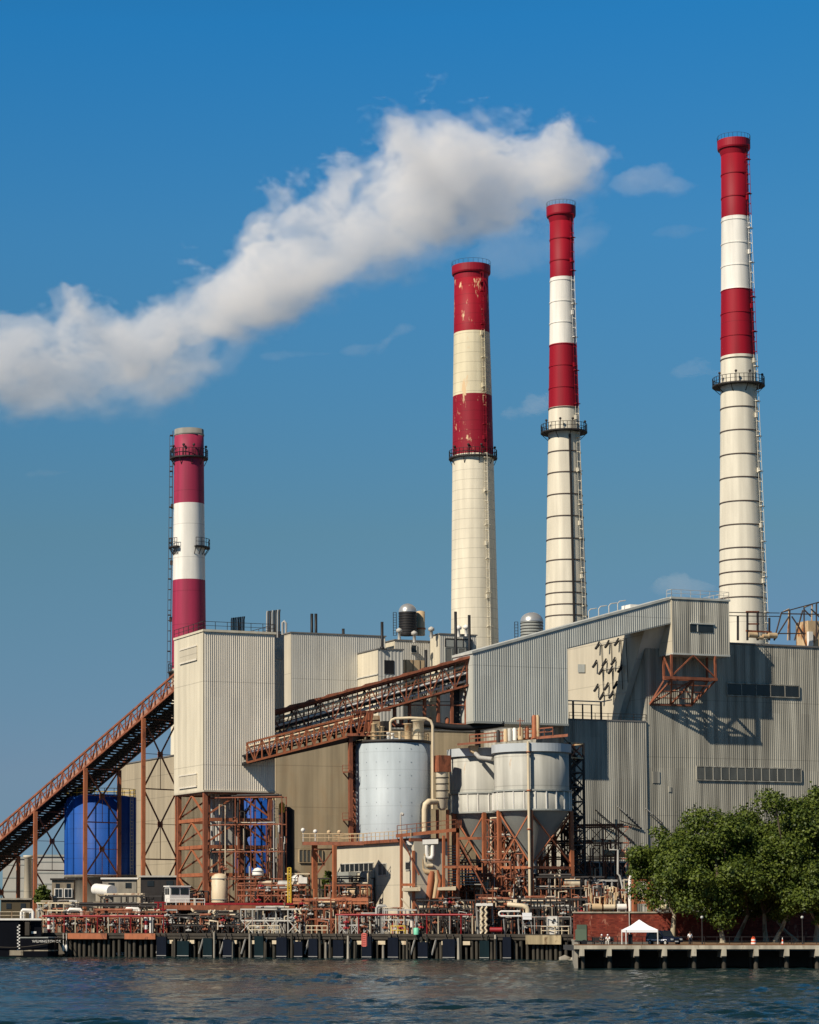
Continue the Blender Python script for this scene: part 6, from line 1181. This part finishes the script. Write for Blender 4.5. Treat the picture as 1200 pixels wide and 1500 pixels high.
# ================================================================== barge stern
Yb = 379; sB = S(Yb)
th = thing('barge', 'black barge stern with white lettering and draught marks at the left edge', 'barge', P(30, 1399, Yb)); g0 = G(-60, Yb, 1380); zd, zdk = Z(1348, Yb), Z(1372, Yb)
xs = lambda px: G(px, Yb, 1380).x
def hullplan(px, hw): return [(xs(-330), Yb), (xs(px-14), Yb), (xs(px-5), Yb+.8), (xs(px), Yb+2.6), (xs(px), Yb+2.6+hw), (xs(px-5), Yb+hw+4.4), (xs(px-14), Yb+hw+5.2), (xs(-330), Yb+hw+5.2)]
m = M(); m.hexa([(x, y, -.6) for x, y in hullplan(42, 2)], [(x, y, zd) for x, y in hullplan(42, 2)]); part('hull', m, m_hull, th)
m = M(); q = hullplan(84, 1); m.hexa([(x, y+.05, -.3) for x, y in q], [(x, y+.05, Z(1373, Yb)) for x, y in q]); part('stern', m, m_hull, th)
m = M(); q = [(x, y+.05) for x, y in hullplan(84.6, 1)]
m.hexa([(x, y-.02, Z(1374.2, Yb)) for x, y in q], [(x, y-.02, Z(1372.6, Yb)) for x, y in q]); part('rubbing_strake', m, m_hop, th)
m = M(); m.hexa([(x, y-.03, Z(1393.2, Yb)) for x, y in q], [(x, y-.03, Z(1391.6, Yb)) for x, y in q]); part('boot_line', m, m_boot, th)
m = M(); m.box(xs(14), xs(34), Yb-.06, Yb, Z(1399.5, Yb), Z(1392, Yb)); part('worn_patch', m, m_boot, th)
m = M(); m.box(xs(-330), xs(60), Yb-.25, Yb+.2, zd, zd+.28); part('gunwale', m, m_white, th)
m = M(); m.box(xs(44), xs(60), Yb+.6, Yb+4, Z(1373, Yb), zd); part('deckhouse', m, m_hull, th); m = M(); m.box(xs(45.5), xs(53), Yb+.52, Yb+.6, Z(1367.5, Yb), Z(1364.4, Yb)); part('name_plate', m, m_white, th)
m = M(); m.box(xs(36.5), xs(43), Yb-.05, Yb+1, Z(1370, Yb), Z(1350, Yb)); part('coaming', m, m_dock, th)
for i in range(16):
    px = 28.4 if i % 2 == 0 else 26.2; y = 1355.5 + i*2.4; q = P(px, y, Yb-.03); m = M(); m.box(q.x-.11, q.x+.11, Yb-.03, Yb-.005, q.z-.11, q.z+.11); part('draught_mark', m, m_white, th)
m = M(); m.tube([P(x, 1383 + 6*math.sin((x+30)/115*math.pi) - x*.05, Yb-.3) for x in np.linspace(-30, 85, 14)] + [P(104, 1372, Yb+6)], .07, 6); part('mooring_rope', m, m_dock, th)
def lettering(txt, p, h, dirv, mt, parent, name='lettering'):
    cu = bpy.data.curves.new('t', 'FONT'); cu.body = txt; cu.size = h/.7; cu.extrude = .01; o = bpy.data.objects.new('t', cu); C.objects.link(o); bpy.context.view_layer.update()
    ev = o.evaluated_get(bpy.context.evaluated_depsgraph_get()).to_mesh(); m = M(); m.add([(p.x + v.co.x*dirv.x, p.y + v.co.x*dirv.y - .02 - v.co.z, p.z + v.co.y) for v in ev.vertices], [tuple(f.vertices) for f in ev.polygons]); bpy.data.objects.remove(o); return part(name, m, mt, parent)
lettering('WILMINGTON DE', P(47.2, 1380.6, Yb+.02), .38, V((1, 0)), m_white, th)
m = M(); rail(m, [(xs(-330), Yb+.6, zd+.2), (xs(36), Yb+.6, zd+.2)], 1.1, 2, .05); part('railing', m, m_cpipe, th)
for px in (93, 97.5): m = M(); q = P(px, 1390, 381.5); m.lathe(q.x, q.y, [(.05, q.z-.4), (.2, q.z-.2), (.2, q.z+.5), (.05, q.z+.75)], 12); m.beam(q + V((0, 0, .7)), v3(dpt(px, -.1), DZ), .05); solo('mooring_fender', m, m_white, 'white buoy fender hanging from the wharf behind the barge, ' + ('left' if px == 93 else 'right') + ' one of the pair', 'fender', q, 'white buoy fenders')
a = P(184, 1397, 386); th = thing('small_boat', 'tiny white boat moored under the wharf', 'boat', a); m = M(); m.hexa([a + V(p) for p in ((-1.3, 0, -.25), (.4, -.4, -.25), (1.1, 0, -.2), (.4, .4, -.25))], [a + V(p) for p in ((-1.7, 0, .15), (.5, -.65, .2), (1.6, 0, .4), (.5, .65, .2))]); part('hull', m, m_white, th); m = M(); m.box(a.x-.1, a.x+.4, a.y-.25, a.y+.25, a.z+.18, a.z+.62); part('outboard', m, m_white, th)

# ================================================================== trees
m_leaf = bpy.data.materials.new('leaves'); m_leaf.use_nodes = True; t = m_leaf.node_tree; b = t.nodes['Principled BSDF']; b.inputs['Roughness'].default_value = .55; b.inputs['Specular IOR Level'].default_value = .25
tc = t.nodes.new('ShaderNodeTexCoord'); n1 = t.nodes.new('ShaderNodeTexNoise'); n1.inputs['Scale'].default_value = 1.1; n1.inputs['Detail'].default_value = 3; t.links.new(tc.outputs['Object'], n1.inputs['Vector'])
cr1 = t.nodes.new('ShaderNodeValToRGB'); e = cr1.color_ramp.elements; e[0].position = .3; e[0].color = (.014, .034, .006, 1); e[1].position = .7; e[1].color = (.125, .158, .020, 1); t.links.new(n1.outputs[0], cr1.inputs[0]); t.links.new(cr1.outputs[0], b.inputs['Base Color'])
tr = t.nodes.new('ShaderNodeBsdfTranslucent'); tr.inputs[0].default_value = (.07, .13, .015, 1); ms = t.nodes.new('ShaderNodeMixShader'); ms.inputs[0].default_value = .12; t.links.new(b.outputs[0], ms.inputs[1]); t.links.new(tr.outputs[0], ms.inputs[2]); t.links.new(ms.outputs[0], t.nodes['Material Output'].inputs[0])
m_bark = mat('mottled_pale_bark', (.40, .34, .23), .85, .3, 2.5, stain=(.14, .11, .07), stain_amt=.45, stain_scale=1.6); m_bark2 = mat('dark_limb_bark', (.13, .10, .07), .9, .3, 2)
def tree(label, px, Y, cpx, cpy, rx_px, ry_px, nleaf, seed, base_r=.36, top=None, base_z=PZ):
    rg = np.random.default_rng(seed); rp = random.Random(seed); s = S(Y); b0 = v3(G(px, Y, 1383), base_z); cc = P(cpx, cpy, Y); rx, rz = rx_px*s, ry_px*s; ry = rx*.75
    th = thing('tree', label, 'tree', b0, 'plane trees on the esplanade')
    fork = b0 + (V((cc.x, cc.y, cc.z - rz*.75)) - b0)*.85; fork.z = max(fork.z, b0.z+3.0)
    m = M(); pts = [b0 - V((0, 0, .1)), b0 + V((0, 0, .4)), b0.lerp(fork, .5) + V((rp.uniform(-.1, .1), 0, 0)), fork]; rr = [base_r*1.35, base_r, base_r*.82, base_r*.7]
    for i in range(3):
        p, q = pts[i], pts[i+1]; n = 10; ringp = lambda c_, r_: [c_ + V((math.cos(2*math.pi*j/n), math.sin(2*math.pi*j/n), 0))*r_ for j in range(n)]
        m.add(ringp(p, rr[i]) + ringp(q, rr[i+1]), [(j, (j+1) % n, n+(j+1) % n, n+j) for j in range(n)], True)
    tk_ = part('trunk', m, m_bark, th)
    lumps = []
    for i in range(46):
        d = rg.normal(size=3); d /= np.linalg.norm(d); f = rg.uniform(.3, .95); lumps.append((cc.x + d[0]*rx*f, cc.y + d[1]*ry*f, cc.z + d[2]*rz*f, rg.uniform(.20, .36)*min(rx, rz)*(1.15 if f < .6 else .85)))
    lm = M()
    for i in range(9):
        l = lumps[i*3]; e_ = V(l[:3]); mid = fork.lerp(e_, .5) + V((rp.uniform(-.4, .4), rp.uniform(-.4, .4), .5)); P3 = [fork - V((0, 0, .3)), mid, e_]; R3 = [base_r*.45, base_r*.28, .05]
        for k in range(2): lm.beam(P3[k], P3[k+1], R3[k]*1.7)
    part('limb', lm, m_bark2, th)
    lum = np.array(lumps); w_ = lum[:, 3]**2; idx = rg.choice(len(lum), nleaf, p=w_/w_.sum()); d = rg.normal(size=(nleaf, 3)); d /= np.linalg.norm(d, axis=1)[:, None]
    rad = lum[idx, 3] * (1 - .45*rg.random(nleaf)**1.6) * (1 + .17*rg.normal(size=nleaf)); c_ = lum[idx, :3] + d*rad[:, None]*np.array([1.0, 1.0, .8])
    nr = d*.8 + rg.normal(size=(nleaf, 3))*.6 + np.array([0, 0, .35]); nr /= np.linalg.norm(nr, axis=1)[:, None]
    u = np.cross(nr, rg.normal(size=(nleaf, 3))); u /= np.linalg.norm(u, axis=1)[:, None]; v = np.cross(nr, u); sz = rg.uniform(.11, .24, nleaf)[:, None]
    q = np.stack([c_ - u*sz*1.1, c_ - v*sz*.75 + nr*sz*.2, c_ + u*sz*1.2, c_ + v*sz*.75 + nr*sz*.2], 1).reshape(-1, 3)
    me = bpy.data.meshes.new('crown'); me.vertices.add(nleaf*4); me.vertices.foreach_set('co', (q - np.array(b0)).astype(np.float32).ravel()); me.loops.add(nleaf*4); me.loops.foreach_set('vertex_index', np.arange(nleaf*4, dtype=np.int32)); me.polygons.add(nleaf); me.polygons.foreach_set('loop_start', np.arange(0, nleaf*4, 4, dtype=np.int32)); me.update(calc_edges=True); me.materials.append(m_leaf)
    o = bpy.data.objects.new('crown', me); C.objects.link(o); o.parent = th; WL[o] = WL[th]
for a_ in (('leftmost plane tree, with a low spreading crown right of the gantry', 985, 340, 988, 1274, 72, 72, 26000, 11, .42), ('pale trunked plane tree in front, right of the lamp post', 1059, 332, 1050, 1268, 82, 84, 32000, 12, .36),
           ('plane tree set back behind the pale front trunk', 1079, 342, 1098, 1268, 84, 84, 28000, 13, .34), ('plane tree with a twin trunk look, left one of the close pair', 1122, 341, 1118, 1260, 78, 92, 28000, 14, .36),
           ('plane tree, right one of the close pair by the traffic cone', 1136, 334, 1156, 1254, 80, 98, 32000, 15, .34), ('tall plane tree at the right edge of the picture', 1196, 336, 1200, 1238, 70, 106, 28000, 16, .4), ('low dark plane tree filling the lower right edge', 1215, 330, 1192, 1304, 64, 54, 20000, 17, .34), ('plane tree behind the others under the long window strip', 1165, 343, 1130, 1298, 100, 56, 22000, 18, .34),
           ('small dark fir beside the machine house platform', 484, 391, 480, 1296, 11, 30, 3000, 19, .2)): tree(*a_, **({'base_z': 3.3} if 'fir' in a_[0] else {}))
tree('dark shrub between the brick house and the second trestle', 61, 408, 62, 1312, 13, 16, 2500, 20, .15, base_z=3.3)

# ================================================================== plume and small clouds
YC = 900; sC = S(YC)
def cloud_mat(name, zc, rc, L_, dens, ns, amp, bias, seed, ry=.8, ends=(.3, .3), off=None):
    m = bpy.data.materials.new(name); m.use_nodes = True; t = m.node_tree; N = t.nodes; L = t.links; N.clear(); out = N.new('ShaderNodeOutputMaterial'); pv = N.new('ShaderNodeVolumePrincipled'); L.new(pv.outputs[0], out.inputs['Volume'])
    pv.inputs['Color'].default_value = (.985, .98, .975, 1); pv.inputs['Anisotropy'].default_value = -.25
    tc = N.new('ShaderNodeTexCoord'); sx = N.new('ShaderNodeSeparateXYZ'); L.new(tc.outputs['Object'], sx.inputs[0])
    def math_(op, a, b=None, c=None, clamp=False):
        n = N.new('ShaderNodeMath'); n.operation = op; n.use_clamp = clamp
        for i, v in enumerate((a, b, c)):
            if v is None: continue
            if isinstance(v, (int, float)): n.inputs[i].default_value = v
            else: L.new(v, n.inputs[i])
        return n.outputs[0]
    u = math_('DIVIDE', sx.outputs[0], L_, clamp=True)
    def curve(pts, lo, hi):
        fc = N.new('ShaderNodeFloatCurve'); L.new(u, fc.inputs['Value']); cv = fc.mapping.curves[0]
        P_ = [(x, (y-lo)/(hi-lo)) for x, y in pts]
        cv.points[0].location = P_[0]; cv.points[1].location = P_[-1]
        for p in P_[1:-1]: cv.points.new(*p)
        fc.mapping.update(); return math_('MULTIPLY_ADD', fc.outputs[0], hi-lo, lo)
    z_ = curve(zc, min(y for x, y in zc)-1, max(y for x, y in zc)+1); r_ = curve(rc, 0, max(y for x, y in rc)+1)
    dz = math_('DIVIDE', math_('SUBTRACT', sx.outputs[2], z_), r_); dy = math_('DIVIDE', sx.outputs[1], math_('MULTIPLY', r_, ry)); rr = math_('SQRT', math_('ADD', math_('MULTIPLY', dz, dz), math_('MULTIPLY', dy, dy)))
    mp = N.new('ShaderNodeMapping'); L.new(tc.outputs['Object'], mp.inputs[0]); lo_ = V((seed*13.1, seed*7.7, seed*3.3)) + (Matrix.Rotation(R(30), 3, 'Y') @ V((off.x*.75, off.y, off.z)) if off else V((0, 0, 0))); mp.inputs['Location'].default_value = lo_; mp.inputs['Rotation'].default_value = (0, R(30), 0); mp.inputs['Scale'].default_value = (.75, 1, 1)
    n1 = N.new('ShaderNodeTexNoise'); n1.inputs['Scale'].default_value = ns; n1.inputs['Detail'].default_value = 8; n1.inputs['Roughness'].default_value = .62; n1.inputs['Distortion'].default_value = .25; L.new(mp.outputs[0], n1.inputs['Vector'])
    q = math_('ADD', math_('SUBTRACT', 1, rr), math_('MULTIPLY', math_('SUBTRACT', n1.outputs[0], .5), amp))
    for on, e_ in ((ends[0], math_('DIVIDE', math_('SUBTRACT', ends[0] or 1, u), ends[0] or 1)), (ends[1], math_('DIVIDE', math_('SUBTRACT', u, 1-(ends[1] or 1)), ends[1] or 1))):
        if on: ee = math_('MAXIMUM', e_, 0); q = math_('SUBTRACT', q, math_('MULTIPLY', math_('MULTIPLY', ee, ee), 1.5))
    sharp = math_('MULTIPLY_ADD', dz, .9, 1.25)                  # crisp upper edge, ragged lower edge
    qq = math_('MAXIMUM', math_('SUBTRACT', q, bias), 0); d = math_('MULTIPLY', math_('POWER', qq, 1.35), math_('MULTIPLY', math_('MAXIMUM', sharp, .2), math_('MAXIMUM', sharp, .2))); d = math_('MINIMUM', math_('MULTIPLY', d, dens*5), dens)
    L.new(d, pv.inputs['Density']); return m
def cloud(name, label, pts, dens, ns, amp, bias, seed, Y=YC, cat='cloud', grp=None, ry=.8, ends=(.3, .3), ref=None):
    """pts: (px, top y, bottom y) along the cloud, left to right"""
    org = P(pts[0][0], (pts[0][1]+pts[0][2])/2, Y); cen = []
    for px, a_, b_ in pts: p = P(px, (a_+b_)/2, Y); cen.append((p.x-org.x, p.z-org.z, max((b_-a_)/2*S(Y), 1.0)))
    L_ = cen[-1][0]; mt = cloud_mat(name, [(c[0]/L_, c[1]) for c in cen], [(c[0]/L_, c[2]) for c in cen], L_, dens, ns, amp, bias, seed, ry, ends, (org - P(*ref, Y)) if ref else None)
    m = M(); n = 16; rings = []; ext = [(-cen[0][2]*.25, cen[0][1], cen[0][2]*.8)] if pts[0][0] > 0 else [cen[0]]
    cc = ext + cen[(0 if pts[0][0] > 0 else 1):] + [(L_ + cen[-1][2]*.35, cen[-1][1], cen[-1][2]*.6)]
    for x, z, r in cc: rings.append([(org.x+x, org.y + r*1.5*ry*math.cos(2*math.pi*j/n), org.z + z + r*1.5*math.sin(2*math.pi*j/n)) for j in range(n)])
    vs = [p for r_ in rings for p in r_]; k = len(rings)
    m.add(vs, [(i*n+j, i*n+(j+1) % n, (i+1)*n+(j+1) % n, (i+1)*n+j) for i in range(k-1) for j in range(n)]); m.f += [tuple(range(n-1, -1, -1)), tuple(range((k-1)*n, k*n))]; m.sm += [False, False]
    o = solo(name, m, mt, label, cat, org, grp); mt.cycles.volume_step_rate = 1.0; return o
cloud('steam_plume', 'broad white steam plume drifting left behind the chimneys', [(-460, 560, 770), (-330, 545, 750), (-190, 500, 700), (-60, 455, 660), (0, 440, 650), (70, 428, 640), (140, 428, 636), (220, 396, 626), (300, 346, 606), (400, 258, 540), (470, 226, 504), (540, 182, 474), (600, 132, 446), (650, 100, 422), (705, 124, 410), (770, 148, 388), (830, 130, 362), (880, 136, 330), (960, 150, 310)], .055, .048, 3.1, .30, 2, cat='plume', ends=(.12, .115), ref=(-60, 557.5))
SM = [('pale cloud wisp right of the plume, left of the tallest chimney', [(905, 245, 295), (940, 232, 300), (985, 235, 300), (1020, 258, 285)], .030), ('faint cloud wisp just under the one beside the tallest chimney', [(970, 330, 352), (995, 325, 355), (1025, 328, 346)], .02),
      ('thin cloud wisp below the middle of the plume', [(395, 508, 536), (430, 505, 534), (480, 510, 526)], .022), ('small cloud puff left of the stout chimney', [(512, 498, 528), (550, 488, 530), (590, 468, 500)], .025), ('cloud puff between the stout and the slender chimney', [(738, 582, 630), (775, 572, 628), (806, 575, 612)], .03),
      ('hazy cloud tail under the right end of the plume', [(690, 330, 420), (770, 330, 425), (840, 300, 400), (900, 290, 370)], .011), ('ragged haze under the lower left of the plume', [(200, 560, 625), (270, 530, 612), (340, 480, 570), (380, 470, 530)], .012), ('small faint puff above the left chimney top', [(55, 680, 706), (75, 678, 708), (92, 684, 700)], .02), ('faint cloud beside the collar of the tallest chimney', [(990, 528, 566), (1025, 522, 570), (1070, 528, 560)], .018), ('faint cloud low behind the head house', [(965, 842, 880), (1005, 840, 885), (1045, 848, 876)], .02)]
for i, (lab, pts, dn) in enumerate(SM):
    pts = [(pts[0][0]-28, pts[0][1]+4, pts[0][2]+6)] + pts + [(pts[-1][0]+30, pts[-1][1]-8, pts[-1][2]-4)]
    cloud('small_cloud', lab, pts, dn*.95, .05, 3.8, .30, 5+i, cat='cloud', grp='small clouds', Y=780 + 12*(i % 3))
